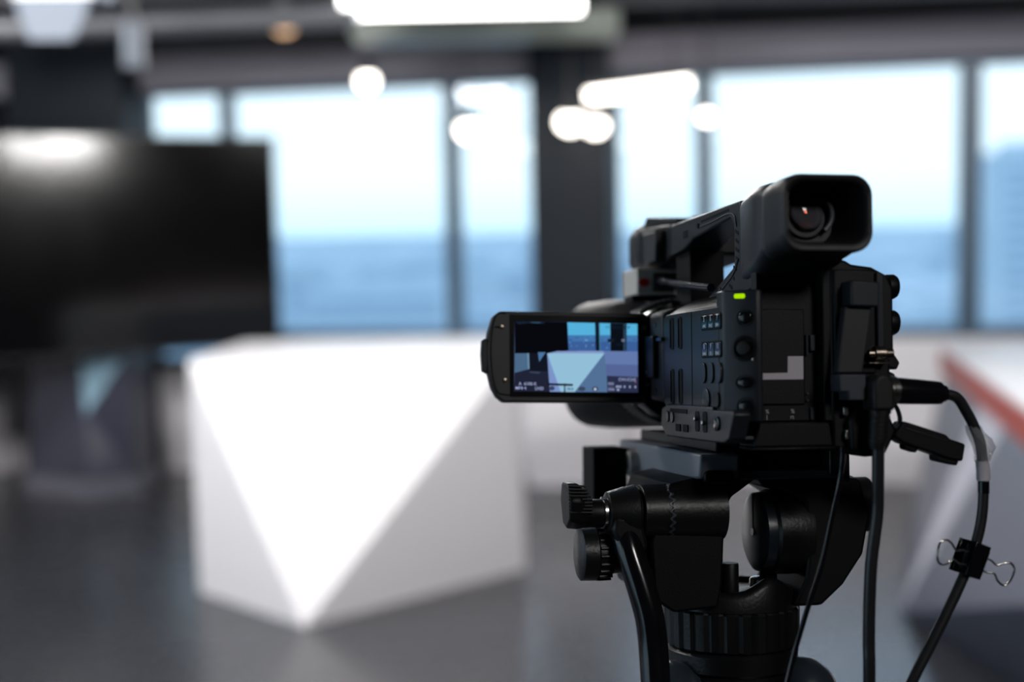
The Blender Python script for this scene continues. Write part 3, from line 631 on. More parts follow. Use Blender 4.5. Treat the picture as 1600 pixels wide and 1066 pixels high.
# --- lens
bm = B(); lathe(bm, (18, 49), 'y', [(100, 28), (172, 28), (174, 42), (180, 43), (190, 43), (188, 41), (194, 41), (196, 44), (228, 44), (230, 42), (246, 42)], 64); lb = part('lens_barrel', bm, M_gloss, 0, smooth=30)
rg = B()
for i in range(72):
    a = 2 * PI * i / 72; c, s = math.cos(a), math.sin(a)
    for y0, y1, rr in ((198, 226, 44.2),):
        vs = []
        for (da, dr) in ((-.022, 0), (-.012, 1), (.012, 1), (.022, 0)):
            for y in (y0, y1): vs.append(rg.verts.new((18 + (rr + dr) * math.cos(a + da), y, 49 + (rr + dr) * math.sin(a + da))))
        for k in range(3): rg.faces.new((vs[2 * k], vs[2 * k + 1], vs[2 * k + 3], vs[2 * k + 2]))
part('focus_rings', rg, M_soft, 0, lb)
bm = B(); loft(bm, [rr_ring(18, 49, 84, 84, 41, 246), rr_ring(18, 49, 96, 96, 40, 262), rr_ring(18, 49, 104, 100, 30, 300), rr_ring(18, 49, 106, 100, 26, 330), rr_ring(18, 49, 98, 92, 24, 330), rr_ring(18, 49, 86, 86, 38, 268)], True, True); part('lens_hood', bm, M_soft, 0, lb, smooth=50)
bm = B(); lathe(bm, (18, 49), 'y', [(268, 38), (272, 36), (276, 30), (279, 18), (280, .01)], 48); part('front_lens', bm, M_lens, 0, lb, smooth=80)
bm = B(); loft(bm, [[(-4, 120, 16), (-6, 120, 60), (-5, 120, 74), (8, 120, 86), (40, 120, 87), (46, 120, 80), (46, 120, 12)], [(-2, 150, 14), (-4, 150, 60), (-1, 150, 76), (8, 150, 88), (40, 150, 89), (46, 150, 82), (46, 150, 10)], [(6, 176, 14), (0, 176, 60), (2, 176, 78), (10, 176, 90), (40, 176, 92), (48, 176, 84), (48, 176, 10)]])
part('front_shell', bm, M_gloss, 3, seg=3)
# --- fold-out screen
hinge = Vector((-14, 160, 52))
LM = Matrix.Translation(hinge) @ Matrix.Rotation(math.radians(1.6), 4, 'Y') @ Matrix.Rotation(math.radians(-4), 4, 'X') @ Matrix.Translation(-hinge)
def lpart(name, bm, m, bevel=0, parent=None, label=None, smooth=40): bm.transform(LM); return part(name, bm, m, bevel, parent, smooth, label)
bm = B(); prism(bm, [(-15, 81.5), (-115, 80.5), (-119.5, 77), (-122.5, 66), (-124, 54), (-123, 42), (-120, 30), (-116.5, 24), (-112, 20.5), (-15, 21.5)], 'y', 160, 170); lcd = lpart('fold_out_screen', bm, M_lcdframe, 1.2)
bm = B(); prism(bm, [(-123.2, 62.5), (-126.3, 61), (-126.8, 52), (-126, 41), (-122.8, 39)], 'y', 160.5, 168); lpart('finger_grip', bm, M_soft, 0.6, lcd)
bm = B(); prism(bm, [(-19, 79), (-108.5, 78.4), (-107.8, 24.2), (-17.5, 25.4)], 'y', 159.5, 160.3); lpart('screen_surround', bm, M_gloss, 0, lcd)
bm = B(); tube(bm, [(-111, 79.2, ), ] and [(-111, 159.8, 79.0), (-116.5, 159.8, 78.4), (-119.6, 159.8, 70), (-120.8, 159.8, 54), (-119.4, 159.8, 38), (-116, 159.8, 27), (-108, 159.8, 25.2)], 0.45, seg=6, n=4); lpart('panel_seam', bm, M_slot, 0, lcd)
def screw(x, z, y=160, par=None):
    bm = B(); lathe(bm, (x, z), 'y', [(y, 1.6), (y - .5, 1.5), (y - .7, .9), (y - .7, .01)], 18); return lpart('screw', bm, M_brass, 0, par or lcd)
for x, z in ((-113.6, 70), (-111.4, 34.8), (-16.8, 72), (-15, 34)): screw(x, z)
bm = B(); box(bm, -118.3, -114, 159.4, 160.2, 69.4, 70.2); lpart('panel_seam', bm, M_slot, 0, lcd)
# picture shown on the screen, drawn as flat coloured areas
pb = B(); PMATS = []
def U_(cx, cy):     # 150..1395 / 190..880 picture coordinates, sheared to the panel
    u = (cx - 150 - (cy - 190) * 0.066) / 1245; v = (cy - 188) / 692
    return -105.2 + u * 83.5, 74.2 - v * 46.0
def area_poly(pts, rgb, lay):
    m = glow('screen_picture_%d_%d_%d' % rgb, srgb(*rgb), 1.0)
    if m not in PMATS: PMATS.append(m)
    vs = [pb.verts.new((U_(*p)[0], 159.45 - 0.02 * lay, U_(*p)[1])) for p in pts]
    pb.faces.new(vs).material_index = PMATS.index(m)
TLc, TRc, BLc, BRc = (150, 190), (1395, 186), (196, 888), (1446, 878)
area_poly([TLc, TRc, BRc, BLc], (66, 80, 116), 0)
area_poly([TLc, (680, 189), (712, 470), (500, 505), (178, 512)], (7, 9, 14), 1)
area_poly([(155, 195), (455, 192), (440, 212), (300, 206), (190, 222)], (22, 34, 52), 2)
area_poly([(300, 196), (420, 194), (400, 206), (330, 206)], (50, 78, 104), 3)
area_poly([(680, 189), (1395, 186), (1414, 465), (712, 470)], (84, 176, 218), 1)
area_poly([(693, 318), (1404, 300), (1414, 465), (712, 470)], (66, 116, 172), 2)
area_poly([(700, 380), (1409, 365), (1414, 465), (712, 470)], (58, 94, 152), 3)
for i in range(34):
    x = 700 + random.random() * 690; y = 330 + random.random() * 100; w = 8 + random.random() * 20; h = 5 + random.random() * 10
    area_poly([(x, y), (x + w, y), (x + w, y + h), (x, y + h)], random.choice([(84, 140, 190), (60, 96, 150), (110, 165, 205), (50, 84, 136)]), 4 + i * 0.1)
area_poly([(960, 188), (1000, 188), (1026, 468), (986, 468)], (14, 26, 40), 9)
area_poly([(1000, 188), (1008, 188), (1034, 468), (1026, 468)], (70, 130, 160), 9.5)
area_poly([(1115, 188), (1285, 187), (1300, 466), (1138, 467)], (10, 15, 24), 9)
area_poly([(1252, 187), (1275, 187), (1292, 466), (1268, 466)], (44, 66, 86), 10)
area_poly([(780, 470), (1415, 465), (1432, 722), (1112, 716), (1070, 500)], (98, 120, 170), 10)
area_poly([(1090, 600), (1424, 600), (1432, 722), (1112, 716)], (84, 100, 148), 10.5)
area_poly([(1112, 716), (1432, 722), (1446, 878), (1130, 880)], (40, 46, 72), 10)
area_poly([(178, 512), (312, 508), (328, 664), (188, 706)], (74, 104, 134), 11)
area_poly([(300, 508), (316, 508), (332, 664), (318, 667)], (110, 146, 172), 12)
area_poly([(314, 506), (500, 503), (522, 690), (330, 690)], (18, 21, 34), 11)
area_poly([(405, 496), (482, 494), (424, 592)], (76, 116, 160), 12)
area_poly([(188, 706), (328, 664), (330, 690), (522, 692), (552, 886), (196, 888)], (32, 35, 54), 11)
area_poly([(330, 686), (450, 690), (430, 708), (345, 702)], (58, 68, 92), 12)
area_poly([(498, 505), (600, 480), (1060, 468), (1076, 492)], (128, 150, 200), 13)
area_poly([(498, 505), (1076, 492), (800, 884), (660, 885)], (146, 190, 216), 14)
area_poly([(498, 505), (660, 885), (552, 886)], (122, 146, 198), 15)
area_poly([(1076, 492), (1114, 716), (1132, 880), (800, 884)], (82, 112, 150), 15)
area_poly([(520, 800), (780, 805), (775, 825), (525, 822)], (20, 24, 34), 17)
area_poly([(690, 800), (702, 800), (706, 885), (692, 885)], (20, 24, 34), 18)
for x, y, w in ((570, 852, 60), (870, 852, 80), (1005, 850, 70)):
    area_poly([(x - w / 2, y), (x - w / 4, y - 22), (x + w / 4, y - 22), (x + w / 2, y), (x + w / 4, y + 20), (x - w / 4, y + 20)], (58, 68, 96), 17)
area_poly([(1098, 345), (1165, 343), (1168, 375), (1100, 377)], (20, 30, 44), 17)
area_poly([(1130, 780), (1190, 780), (1196, 868), (1136, 870)], (58, 66, 92), 16)
for x in (1215, 1235, 1255, 1295, 1350, 1405):
    area_poly([(x, 812), (x + 14, 812), (x + 15, 834), (x + 1, 834)], (160, 170, 205), 18)
area_poly([(1225, 845), (1250, 845), (1252, 864), (1227, 864)], (160, 170, 205), 18)
area_poly([(1404, 775), (1420, 775), (1421, 785), (1405, 785)], (150, 60, 90), 18)
area_poly([(992, 845), (1012, 838), (1018, 862), (998, 866)], (200, 210, 225), 19)
pb.transform(LM)
scr = part('screen_picture', pb, PMATS, 0, lcd, label='live picture of the studio with white desk')
M_osd = glow('screen_lettering_light', srgb(165, 175, 215), 1.0); M_osd2 = glow('screen_lettering_dark', srgb(18, 34, 50), 1.0)
osd = B(); osd2 = B()
def osdt(s, cx, cy, size, dst, al='LEFT'):
    x, z = U_(cx, cy); t_ = text_bm(s, size, al, bold=0.02)
    merge(dst, t_, LM @ Matrix(((1, 0, 0, x), (0, 0, -1, 159.02), (0, 1, 0, z), (0, 0, 0, 1))))
osdt('A  6100 K', 235, 812, 2.9, osd); osdt('MF4 4', 205, 856, 2.9, osd); osdt('LND', 400, 856, 2.9, osd)
osdt('CH1/CH2', 1235, 752, 2.9, osd); osdt('CH1', 1132, 795, 2.2, osd); osdt('CH2', 1138, 852, 2.2, osd); osdt('38.0', 718, 856, 2.6, osd2)
osdt('1920', 1180, 402, 2.2, osd2); osdt('11:43:51:08 P', 1068, 228, 3.1, osd2); osdt('25', 1240, 358, 2.2, osd)
area = area
osdm = part('screen_lettering', osd, M_osd, 0, lcd, label='pale lettering on the screen'); part('screen_lettering', osd2, M_osd2, 0, lcd, label='dark lettering on the screen')
# hinge block
bm = B(); prism(bm, [(-13.6, 24), (-13.6, 80), (-4, 84), (4, 80), (4, 20)], 'y', 128, 158); hb = part('screen_hinge', bm, M_lcdframe, 2)
bm = B(); box(bm, -17.5, -8, 138, 158, 38, 66); part('hinge_barrel', bm, M_black, 1.2, hb)
bm = B(); box(bm, -16, -13, 124, 139, 62, 64.5); part('hinge_catch', bm, M_gloss, 0.5, hb)
for z in (73, 30):
    bm = B(); lathe(bm, (0, 0), 'z', [(0, 1.5), (.5, 1.3), (.6, .01)], 16); bm.transform(side_m(143, z, -13.8)); part('screw', bm, M_brass, 0, hb)
bm = B(); lathe(bm, (0, 0), 'z', [(0, 1.5), (.5, 1.3), (.6, .01)], 16); bm.transform(side_m(152, 42, -17.6)); part('screw', bm, M_brass, 0, hb)

# ------------------------------------------------ wireless audio box beside the handle front
t = thing('transmitter_box', 'cream plastic box with a red oval mark sitting between lens barrel and handle', 'transmitter', m=K @ Matrix.Translation((0.01, 0.22, 0.095)))
bm = B(); prism(bm, [(-4, 98), (-4, 117.5), (34, 116), (38, 98)], 'y', 222, 262); tb = part('box_shell', bm, M_creamplastic, 1.2, t)
bm = B(); lathe(bm, (1.0, 107), 'y', [(221.4, 3.0), (222.2, 3.0)], 24); bm.transform(Matrix.Translation((1, 0, 0)) @ Matrix.Diagonal((1.25, 1, 1, 1)) @ Matrix.Translation((-1, 0, 0))); part('oval_mark', bm, M_red, 0, tb, label='red oval mark')
bm = B(); box(bm, 7.5, 29, 221.2, 222.4, 100.5, 114); part('recess', bm, mat('grey_metal_recess', srgb(96, 94, 94), 0.35, metal=.6), 0.3, tb)
bm = B(); box(bm, -6, 30, 228, 250, 93.5, 98); part('shoe_foot', bm, M_black, .5, tb)
bm = B(); tube(bm, [(14, 222, 108), (11, 212, 107.3), (6, 170, 103), (4.8, 130, 98.5), (4.9, 100, 95.2), (5.2, 86, 93.8)], 2.6, seg=16); part('antenna_rod', bm, mat('blue_black_plastic', (0.03, 0.035, 0.05), 0.25, noise=.05, scale=50), 0, t, label='dark rod')

# ------------------------------------------------ cables at the right
t = thing('power_cable', 'black power cable with ribbed plug hanging straight down from the camcorder back', 'cable', m=K @ Matrix.Translation((0.063, -0.012, 0.0)))
bm = B(); prism(bm, [(58.5, 20), (58.5, 35), (60.5, 38.5), (64, 40), (67.5, 39), (70.5, 35), (70.5, 20)], 'y', -24, -8); part('plug', bm, M_soft, 2.5, t, seg=3)
bm = B(); 
prof = [(21, 5.9)]
for i in range(7): z = 19 - i * 2.4; prof += [(z, 5.9 - i * .1), (z - .9, 5.8 - i * .1), (z - 1.1, 5.4 - i * .1), (z - 2.0, 5.4 - i * .1)]
prof += [(1.5, 4.4), (-1, 3.6)]
lathe(bm, (66.5, -16.5), 'z', prof, 28); bm.transform(Matrix.Translation((66.5, 0, 0)) @ Matrix(((1, 0, .12, 0), (0, 1, 0, 0), (0, 0, 1, 0), (0, 0, 0, 1))) @ Matrix.Translation((-66.5, 0, -0)) @ Matrix.Translation((-3.6, 0, 0))); part('strain_relief', bm, M_soft, 0, t)
bm = B(); tube(bm, [(64.2, -16, 2), (64.6, -14, -20), (65, -12, -36), (61.6, -11, -62), (60.4, -10, -86), (60.2, -9, -108), (60.5, -8, -130), (64, 5, -240), (78, 45, -600), (92, 90, -1000), (101, 128, -1240), (110, 170, -1296), (140, 270, -1286), (170, 400, -1271)], 3.35, seg=16, n=6); part('cord', bm, M_cable, 0, t)

t = thing('video_cable', 'thick black cable with metal connector ring curving down at the right of the camcorder', 'cable', m=K @ Matrix.Translation((0.13, -0.010, 0.0)))
def axlathe(prof, seg=28, c=(-14, 30.5), tilt=-0.06, x0=78):
    bm = B(); lathe(bm, c, 'x', [(p_[0] - 3.5, p_[1]) for p_ in prof], seg)
    for v_ in bm.verts: v_.co.z += (v_.co.x - x0) * tilt
    return bm
part('connector_ring', axlathe([(70, 6.8), (72.6, 7.0), (73, 7.9), (74.2, 7.9), (74.5, 7.2), (75.6, 7.2), (76, 7.9), (79, 7.8), (79.4, 7)]), M_chrome, 0, t, label='metal ring')
part('connector_sleeve', axlathe([(79, 7.2), (82, 7.3), (90, 7.0), (104, 6.4), (105.6, 6.2), (106.2, 5.4), (108.5, 4.6), (109, 3.2)]), M_gloss, 0, t)
vc = [(103.5, -14, 28.8), (112, -13.5, 26.5), (118, -12.5, 19), (123.5, -12, 9), (127.6, -11, -2), (129.2, -10, -22), (127.4, -10, -42), (122, -10, -60), (114.5, -10, -76), (104.5, -10, -94.5), (95, -10, -111), (84, -10, -130), (72, -8, -155), (62, -4, -190), (72, 10, -300), (90, 25, -480), (112, 70, -900), (150, 130, -1210), (190, 160, -1292), (330, 200, -1283), (480, 240, -1272)]
bm = B(); tube(bm, vc, 3.0, seg=16, n=8); part('cord', bm, M_cable, 0, t)
bm = B(); tube(bm, [(128.4, -10.4, -8.5), (129.2, -10, -14), (129.2, -10, -20)], 3.7, seg=20, n=4); part('white_label', bm, M_tape, 0, t, label='white paper label')
M_film = glass('clear_tape_film', (0.86, 0.86, 0.88))
bm = B()
rg_ = []
random.seed(8)
for k, (x, z, r) in enumerate(((122.5, 10.5, 3.6), (124.5, 7, 4.6), (126.4, 3, 5.2), (128, -1.5, 5.0), (128.6, -6, 4.3), (128.8, -9, 3.9))):
    rg_.append([(x + (r + (random.random() - .3) * 1.6 + (3.4 * max(0, math.cos(2 * PI * i / 14)) ** 3 if k in (2, 3) else 0)) * math.cos(2 * PI * i / 14), -10.8 + (r + random.random() * .8) * math.sin(2 * PI * i / 14), z + (random.random() - .5) * 1.4) for i in range(14)])
loft(bm, rg_, False, False)
m = bpy.data.materials.new('crumpled_clear_tape'); m.use_nodes = True; n_ = m.node_tree; pp = n_.nodes['Principled BSDF']
pp.inputs['Base Color'].default_value = (.75, .74, .76, 1); pp.inputs['Roughness'].default_value = 0.12; pp.inputs['Alpha'].default_value = 0.38; pp.inputs['Coat Weight'].default_value = 0.6
nz = n_.nodes.new('ShaderNodeTexNoise'); nz.inputs['Scale'].default_value = 260; bpn = n_.nodes.new('ShaderNodeBump'); bpn.inputs['Strength'].default_value = 0.6; bpn.inputs['Distance'].default_value = 0.002
n_.links.new(nz.outputs['Fac'], bpn.inputs['Height']); n_.links.new(bpn.outputs[0], pp.inputs['Normal'])
part('clear_tape', bm, m, 0, t, smooth=20, label='crumpled clear tape')
bm = B(); tube(bm, [(129.3, -10, -20.5), (129.2, -10, -27)], 3.25, seg=18, smooth=False); part('clear_tape', bm, M_gloss, 0, t)

# binder clip on the cable
CL = KM @ Matrix.Translation((122.0, -10, -63.5)) @ Matrix.Rotation(math.radians(22), 4, 'Y')
t = thing('binder_clip', 'black binder clip with two wire handles clamped on the thick cable', 'binder clip', m=K @ Matrix.Translation((0.1203, -0.010, -0.061)))
def cpart(name, bm, m, bevel=0, label=None): return obj(name, bm, m, t, CL, bevel / 1000, label=label)
bm = B(); prism(bm, [(-7, 7.5), (-5.4, 7.5), (-4.6, -6), (4.6, -6), (5.4, 7.5), (7, 7.5), (7, 8.6), (4.9, 8.6), (3.9, -4.9), (-3.9, -4.9), (-4.9, 8.6), (-7, 8.6)], 'z', -9.5, 9.5)
cpart('clip_body', bm, M_gloss, 0.2)
bm = B(); prism(bm, [(-4.4, 3.2), (4.4, 3.2), (4.4, -5.2), (-4.4, -5.2)], 'z', -9.5, -9.2); 
bm.free()
for s in (-1, 1):
    bm = B(); tube(bm, [(s * 5.6, -2, -7), (s * 5.8, -2, 7)], 1.2, seg=10, smooth=False); cpart('rolled_edge', bm, M_gloss)
    pts = [(5, -3, 3.6), (9, -3.4, 3.8), (13, -4, 2.8), (17, -4.6, 6.0), (20.5, -5, 7.2), (23.6, -5.2, 5.4), (24.4, -5.3, 1.5), (23.8, -5.2, -3.5), (21.4, -5, -6.3), (17.2, -4.6, -5.4), (13.6, -4, -2.4), (9, -3.4, -3.6), (5, -3, -3.6)]
    if s > 0: pts = [(p[0] * .92, p[1], p[2] * .95) for p in pts]
    bm = B(); tube(bm, [(s * p[0], p[1], p[2]) for p in pts], 0.62, seg=10, n=6); bm.transform(Matrix.Rotation(math.radians(-8 if s < 0 else 4), 4, 'Y')); cpart('wire_handle', bm, M_chrome)

# hanging connector block
t = thing('connector_block', 'black oblong connector dangling by a thin loop right of the camcorder', 'connector', m=K @ Matrix.Translation((0.095, -0.002, 0.0)))
HB = KM @ Matrix.Translation((78, -4, 9.5)) @ Matrix.Rotation(math.radians(17), 4, 'Y')
def hpart(name, bm, m, bevel=0): return obj(name, bm, m, t, HB, bevel / 1000)
bm = B(); prism(bm, [(0, -2), (3, 5.5), (30, 5.2), (32, 3.6), (42, 3.4), (43, -6.5), (34, -7.5), (6, -6.5), (0, -4.5)], 'y', -6, 6); hpart('shell', bm, M_black, 1.4)
bm = B(); prism(bm, [(8, -6), (9, -9.2), (16, -9.4), (17, -6)], 'y', -4, 4); prism(bm, [(27, -6.5), (28.5, -10.4), (41, -9.6), (41.5, -6)], 'y', -4.5, 4.5); hpart('foot', bm, M_black, 1)
bm = B(); prism(bm, [(5, 1.5), (30, 1.3), (30, 2.1), (5, 2.3)], 'y', -6.4, -5.9); hpart('ridge', bm, M_side, .2)
bm = B(); tube(bm, [(70, -2, 20), (75, -5, 23.5), (79.5, -6, 22), (82, -6, 16), (82.5, -4, 11)], 1.3, seg=10); part('loop', bm, M_cable, 0, t)

# thin cable
t = thing('thin_cable', 'thin black cable hanging down in front of the tripod head', 'cable', m=K @ Matrix.Translation((0.04, 0, -0.05)))
bm = B(); tube(bm, [(49.5, -3, 0.5), (49.6, -2, -8), (48.5, 0, -21), (43, 0, -43), (36.5, 0, -68), (27, 0, -94), (16, 0, -130), (2, 4, -200), (-4, 40, -420), (0, 90, -900), (10, 130, -1220), (0, 190, -1296), (-60, 260, -1290)], 1.5, seg=12, n=6); part('cord', bm, M_gloss, 0, t)

# ================================================================== TRIPOD
TR = thing('tripod', 'black video tripod with fluid head, knobs and pan handle carrying the camcorder', 'tripod', loc=(0.1405, 0.783, 0))
def tp(name, bm, m, bevel=0.0, parent=None, smooth=40, label=None): return obj(name, bm, m, parent or TR, KM, bevel / 1000, 2, smooth, label)
bm = B(); prism(bm, [(50, -6.3), (235, -6.3), (235, -26), (226, -27), (60, -21.5), (52, -20.5)], 'x', -15, 9.5); rail = tp('quick_release_plate', bm, mat('plate_side_metal', (0.20, 0.215, 0.25), 0.45, noise=0.06, scale=500, bump=0.2), 1.6)
bm = B(); box(bm, -2, 62, 60, 225, -6.3, 1.4); tp('camera_plate', bm, M_black, 1.2, rail)
bm = B(); prism(bm, [(66, -2), (79, -1), (79, -25), (71, -22.5), (66, -20)], 'y', 52, 235); tp('side_rail', bm, M_head, 1.2, rail)
bm = B(); box(bm, 8, 72, 55, 235, -22.3, -16.5); tp('plate_bed', bm, M_headgrey, 1.0, rail)
bm = B(); box(bm, 12, 66, 64, 200, -16.5, -4); tp('slide_insert', bm, M_deep, .6, rail)
bm = B(); lathe(bm, (190, -20.5), 'x', [(-15, 9), (-20, 9), (-21.5, 8), (-21.5, 4.6), (-19, 3.6), (-16.8, 2.5), (-16.5, .01)], 32); tp('locking_screw', bm, mat('satin_steel', (0.75, 0.73, 0.70), 0.42, metal=0.8, noise=.05, scale=60), 0, rail, label='steel screw')
bm = B(); prism(bm, rrect(18, 7.5, 3), 'y', 49, 56); bm.transform(Matrix.Translation((-3.5, 0, -19.6))); tp('release_button', bm, M_black, .8, rail)
bm = B(); box(bm, -45, -21, 192, 225, -56, -10); box(bm, -21, -14, 208, 222, -24, -12); tp('counterbalance_box', bm, M_deep, 1)
# yokes
bm = B(); prism(bm, [(-30, -24), (-15, -21), (24, -22), (20, -25), (8, -33), (4, -44), (2, -84), (-1, -98), (-28, -100), (-40, -92), (-42, -58)], 'y', 62, 150); yo = tp('head_body', bm, M_black, 2)
bm = B(); prism(bm, [(26, -22), (76, -22), (92, -24), (98, -46), (93, -70), (80, -88), (66, -100), (48, -100), (56, -84), (59, -60), (56, -38), (46, -31), (30, -28)], 'y', 66, 140); tp('head_side', bm, M_black, 2)
bm = B(); lathe(bm, (88, -57), 'x', [(31, 21), (32.5, 24), (37, 24.5), (38, 24.5)], 48); tp('tilt_disc', bm, mat('blue_black_metal', (0.02, 0.028, 0.04), 0.3, noise=.05, scale=50), 0)
bm = B(); lathe(bm, (88, -57), 'x', [(38, 24), (40, 26), (52, 26.5), (62, 25)], 48); tp('tilt_drum', bm, M_head, 0)
bm = B(); lathe(bm, (88, -57), 'x', [(30.2, 2.4), (31.4, 2.6)], 16); tp('disc_screw', bm, M_chrome, 0)
bm = B(); box(bm, 30.8, 31.3, 87, 89, -57, -34); tp('disc_slot', bm, M_slot, 0)
bm = B(); lathe(bm, (85, -41.5), 'x', [(78, 18), (94, 18), (95, 17), (104, 17), (106, 15), (106.5, .01)], 36); kn = tp('drag_knob', bm, M_soft, 0)
bm = B(); lathe(bm, (85, -72), 'x', [(80, 8), (92, 8), (95, 5.5), (95.4, .01)], 24); tp('lock_knob', bm, M_soft, 0)
# left rosette and pan handle mount
AX = (72, -41.2)
bm = B(); lathe(bm, AX, 'x', [(-46.5, 15), (-45.6, 16.2), (-30, 16.4), (-8, 17.5), (4, 18)], 48); ro_ = tp('rosette_hub', bm, M_head, 0)
bm = B(); lathe(bm, AX, 'x', [(-30.6, 16.9), (-29.2, 16.9)], 96, fn=lambda a, t: 1.0 + 0.0 * t); 
for i, v_ in enumerate(bm.verts):
    v_.co.x += 1.1 * (1 if (i % 96) % 4 < 2 else -1)
tp('rosette_teeth', bm, M_headgrey, 0, ro_, smooth=10)
bm = B(); lathe(bm, AX, 'x', [(-48.5, 13.5), (-46, 13.5)], 36); tp('spacer', bm, M_slot, 0, ro_)
bm = B(); lathe(bm, AX, 'x', [(-66.5, 11), (-65.5, 12.5), (-56, 15.2), (-49.2, 16.5), (-48.3, 15.6)], 48); hm = tp('handle_mount', bm, M_head, 0)
bm = B(); prism(bm, [(-64, -42), (-48.5, -42), (-44, -60), (-48, -66), (-60, -64), (-66, -50)], 'y', 58, 84); tp('handle_clamp', bm, M_head, 2.5, hm)
bm = B(); lathe(bm, AX, 'x', [(-69, 8.6), (-68.6, 9.6), (-66.6, 9.6), (-66, 8.6)], 36); tp('washer', bm, M_chrome, 0, hm, label='steel washer')
bm = B(); lathe(bm, AX, 'x', [(-86, 7.0), (-84, 8.4), (-68.6, 8.4)], 32); lv = tp('locking_lever', bm, M_black, 0, hm)
bm = B(); loft(bm, [[(-90.5, y, z) for y, z in ((70, -23), (84, -23), (88, -34), (82, -48), (72, -50), (62, -44), (60, -32))],
                    [(-84, y, z) for y, z in ((68, -23), (84, -23), (88, -34), (82, -50), (72, -50.5), (62, -46), (60, -32))],
                    [(-78, y, z) for y, z in ((69, -29), (80, -29), (84, -36), (80, -48), (72, -49.5), (64, -46), (63, -36))]]); tp('lever_wing', bm, M_black, 1.5, lv)
for i in range(9):
    bm = B(); z = -24 - i * 1.9; x1 = -78.5 + min(i, 4) * .9; tube(bm, [(-91, 63 - i * .15, z), (x1 - 2, 63 - i * .15, z - .5)], 0.75, seg=8, smooth=False); tp('wing_rib', bm, M_black, 0, lv)
bm = B(); lathe(bm, (84, -66.5), 'x', [(-80.5, 14.5), (-79.5, 16.0), (-71, 16.2), (-70, 15.2), (-62, 15), (-61, 12.5), (-52, 12), (-30, 12)], 48); k2 = tp('brake_knob', bm, M_head, 0)
for i in range(20):
    a = 2 * PI * i / 20; bm = B(); tube(bm, [(-70, 84 + 15.6 * math.cos(a), -66.5 + 15.6 * math.sin(a)), (-62, 84 + 15.4 * math.cos(a), -66.5 + 15.4 * math.sin(a))], 1.0, seg=8, smooth=False); tp('knob_rib', bm, M_head, 0, k2)
bm = B(); tube(bm, [(-56, 68, -50), (-55, 62, -62), (-50, 56, -82), (-46, 52, -100), (-44.5, 50, -118), (-44.4, 46, -140), (-44, 36, -200), (-44, 20, -300), (-46, 8, -370)], 8.6, seg=28, n=6); ph = tp('pan_handle', bm, M_gloss, 0)
bm = B(); lathe(bm, (0, 0), 'z', [(-100, 11), (-96, 13), (0, 13), (6, 10)], 28); bm.transform(Matrix.Translation((-45, 10, -350)) @ Matrix.Rotation(math.radians(7), 4, 'X')); tp('hand_grip', bm, M_soft, 0, ph)
# base
BC = (20, 100)
bm = B(); lathe(bm, BC, 'z', [(-102, 41), (-95, 40.6), (-92, 39), (-90.5, 36.5), (-91, 33), (-94, 31), (-94, .01)], 64)
for v_ in bm.verts:   # the raised wave around the bubble level
    if v_.co.z > -96 and (v_.co.x - BC[0]) ** 2 + (v_.co.y - BC[1]) ** 2 > 900:
        dx = v_.co.x - BC[0] - 13; v_.co.z += (8.5 * math.exp(-(dx / 13) ** 2) + 3.0 / (1 + math.exp((v_.co.x - BC[0] + 26) / 4))) if v_.co.y < BC[1] + 8 else 0
hb_ = tp('head_base', bm, M_head, 0, smooth=50)
bm = B(); lathe(bm, (33, 78), 'z', [(-95, 8), (-84.5, 8), (-83.5, 7.2), (-83.2, 5.5)], 32); tp('bubble_level_ring', bm, M_chrome, 0, hb_)
bm = B(); lathe(bm, (33, 78), 'z', [(-90, 5.6), (-83.6, 5.4), (-83.0, 3), (-82.8, .01)], 28); tp('bubble_level', bm, M_lens, 0, hb_)
bm = B(); lathe(bm, (9, 108), 'z', [(-98, 8.6), (-63, 8.6), (-61, 8.2), (-60, 6), (-60, .01)], 28); pst = tp('post', bm, M_black, 0, hb_)
for x, y, zt in ((14, 84, -75), (41, 90, -77)):
    bm = B(); lathe(bm, (x, y), 'z', [(-96, 5.6), (zt - 1, 5.6), (zt, 5), (zt, .01)], 24); tp('post', bm, M_black, 0, hb_)
bm = B(); n_seg = 112
lathe(bm, BC, 'z', [(-126, 40.5), (-125, 41.8), (-103.5, 42.2), (-102.2, 41.2)], n_seg, fn=lambda a, t: 1.0 if int(round(a / (2 * PI) * n_seg)) % 4 else 0.965)
tp('knurled_ring', bm, M_head, 0, smooth=20)
bm = B(); lathe(bm, BC, 'z', [(-141, 38), (-139, 40.4), (-129, 40.8), (-127, 39), (-126, 37)], 64); tp('pan_ring', bm, M_head, 0)
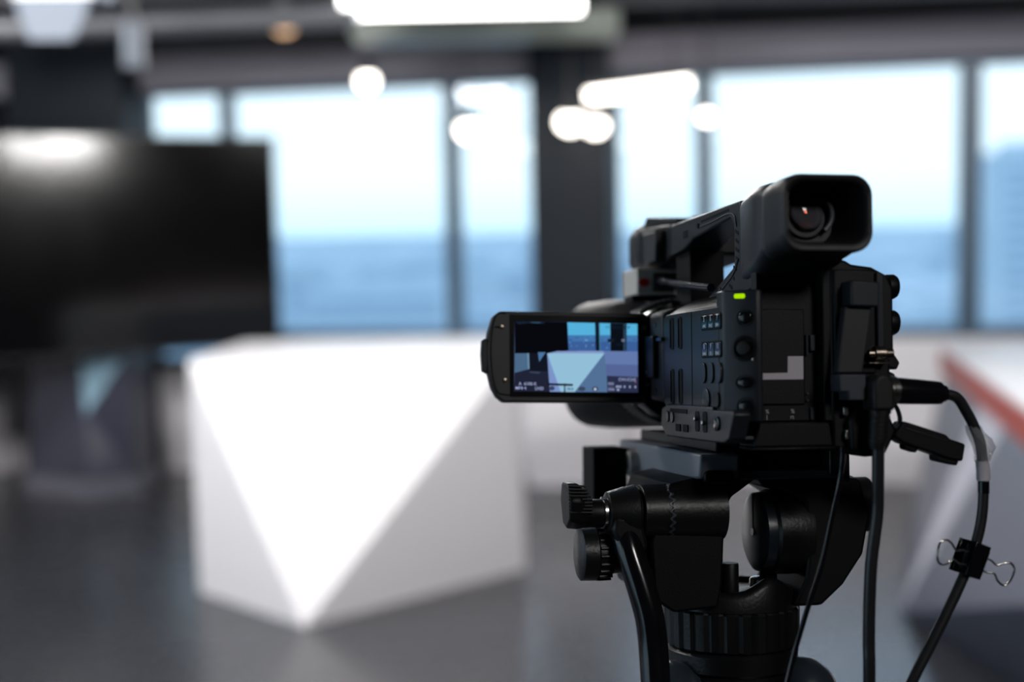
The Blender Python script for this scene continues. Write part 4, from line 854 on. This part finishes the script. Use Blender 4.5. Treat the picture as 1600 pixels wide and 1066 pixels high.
bm = B(); lathe(bm, BC, 'z', [(-190, 26), (-165, 34), (-150, 38), (-143, 39), (-141, 37)], 64, fn=lambda a, t: 1.0); bw = tp('bowl', bm, M_head, 0)
for i in range(12):
    a = 2 * PI * i / 12; c = (BC[0] + 38.2 * math.cos(a), BC[1] + 38.2 * math.sin(a)); bm = B(); box(bm, c[0] - 4, c[0] + 4, c[1] - 3, c[1] + 3, -158, -150); tp('bowl_notch', bm, M_slot, .6, bw)
bm = B(); lathe(bm, BC, 'z', [(-300, 16), (-210, 18), (-190, 24)], 32); tp('bowl_clamp', bm, M_soft, 0)
# shoulders and legs down to the floor
M_sh = mat('satin_blue_black', (0.03, 0.042, 0.055), 0.3, noise=.06, scale=60)
Wi = KM.inverted()
for ang, nm in ((-28, 0), (200, 1), (92, 2)):
    a = math.radians(ang)
    bm = B(); bmesh.ops.create_uvsphere(bm, u_segments=28, v_segments=18, radius=1.0); bm.transform(Matrix.Translation((BC[0] + 44 * math.cos(a), BC[1] + 44 * math.sin(a), -160)) @ Matrix.Diagonal((22, 22, 27, 1))); tp('leg_shoulder', bm, M_sh, 0)
    top = KM @ Vector((BC[0] + 48 * math.cos(a), BC[1] + 48 * math.sin(a), -170)); foot = Vector((top.x + 0.46 * math.cos(a + .17), top.y + 0.46 * math.sin(a + .17), 0.02))
    md = top.lerp(foot, 0.52); bm = B(); tube(bm, [top, md], 0.019, seg=20, smooth=False); lg = obj('leg', bm, M_black, TR)
    bm = B(); tube(bm, [md, foot], 0.014, seg=18, smooth=False); obj('leg_lower_tube', bm, M_headgrey, lg)
    bm = B(); tube(bm, [md + (top - md) * .06, md - (top - md) * .06], 0.024, seg=18, smooth=False); obj('leg_clamp', bm, M_soft, lg)
    bm = B(); lathe(bm, (foot.x, foot.y), 'z', [(0, .026), (.012, .026), (.035, .016)], 20); obj('leg_foot', bm, M_soft, lg)
    bm = B(); hub = Vector((TR.location.x, TR.location.y, 0.45)); tube(bm, [hub, top.lerp(foot, 0.66)], 0.007, seg=10, smooth=False); obj('spreader_arm', bm, M_head, TR)
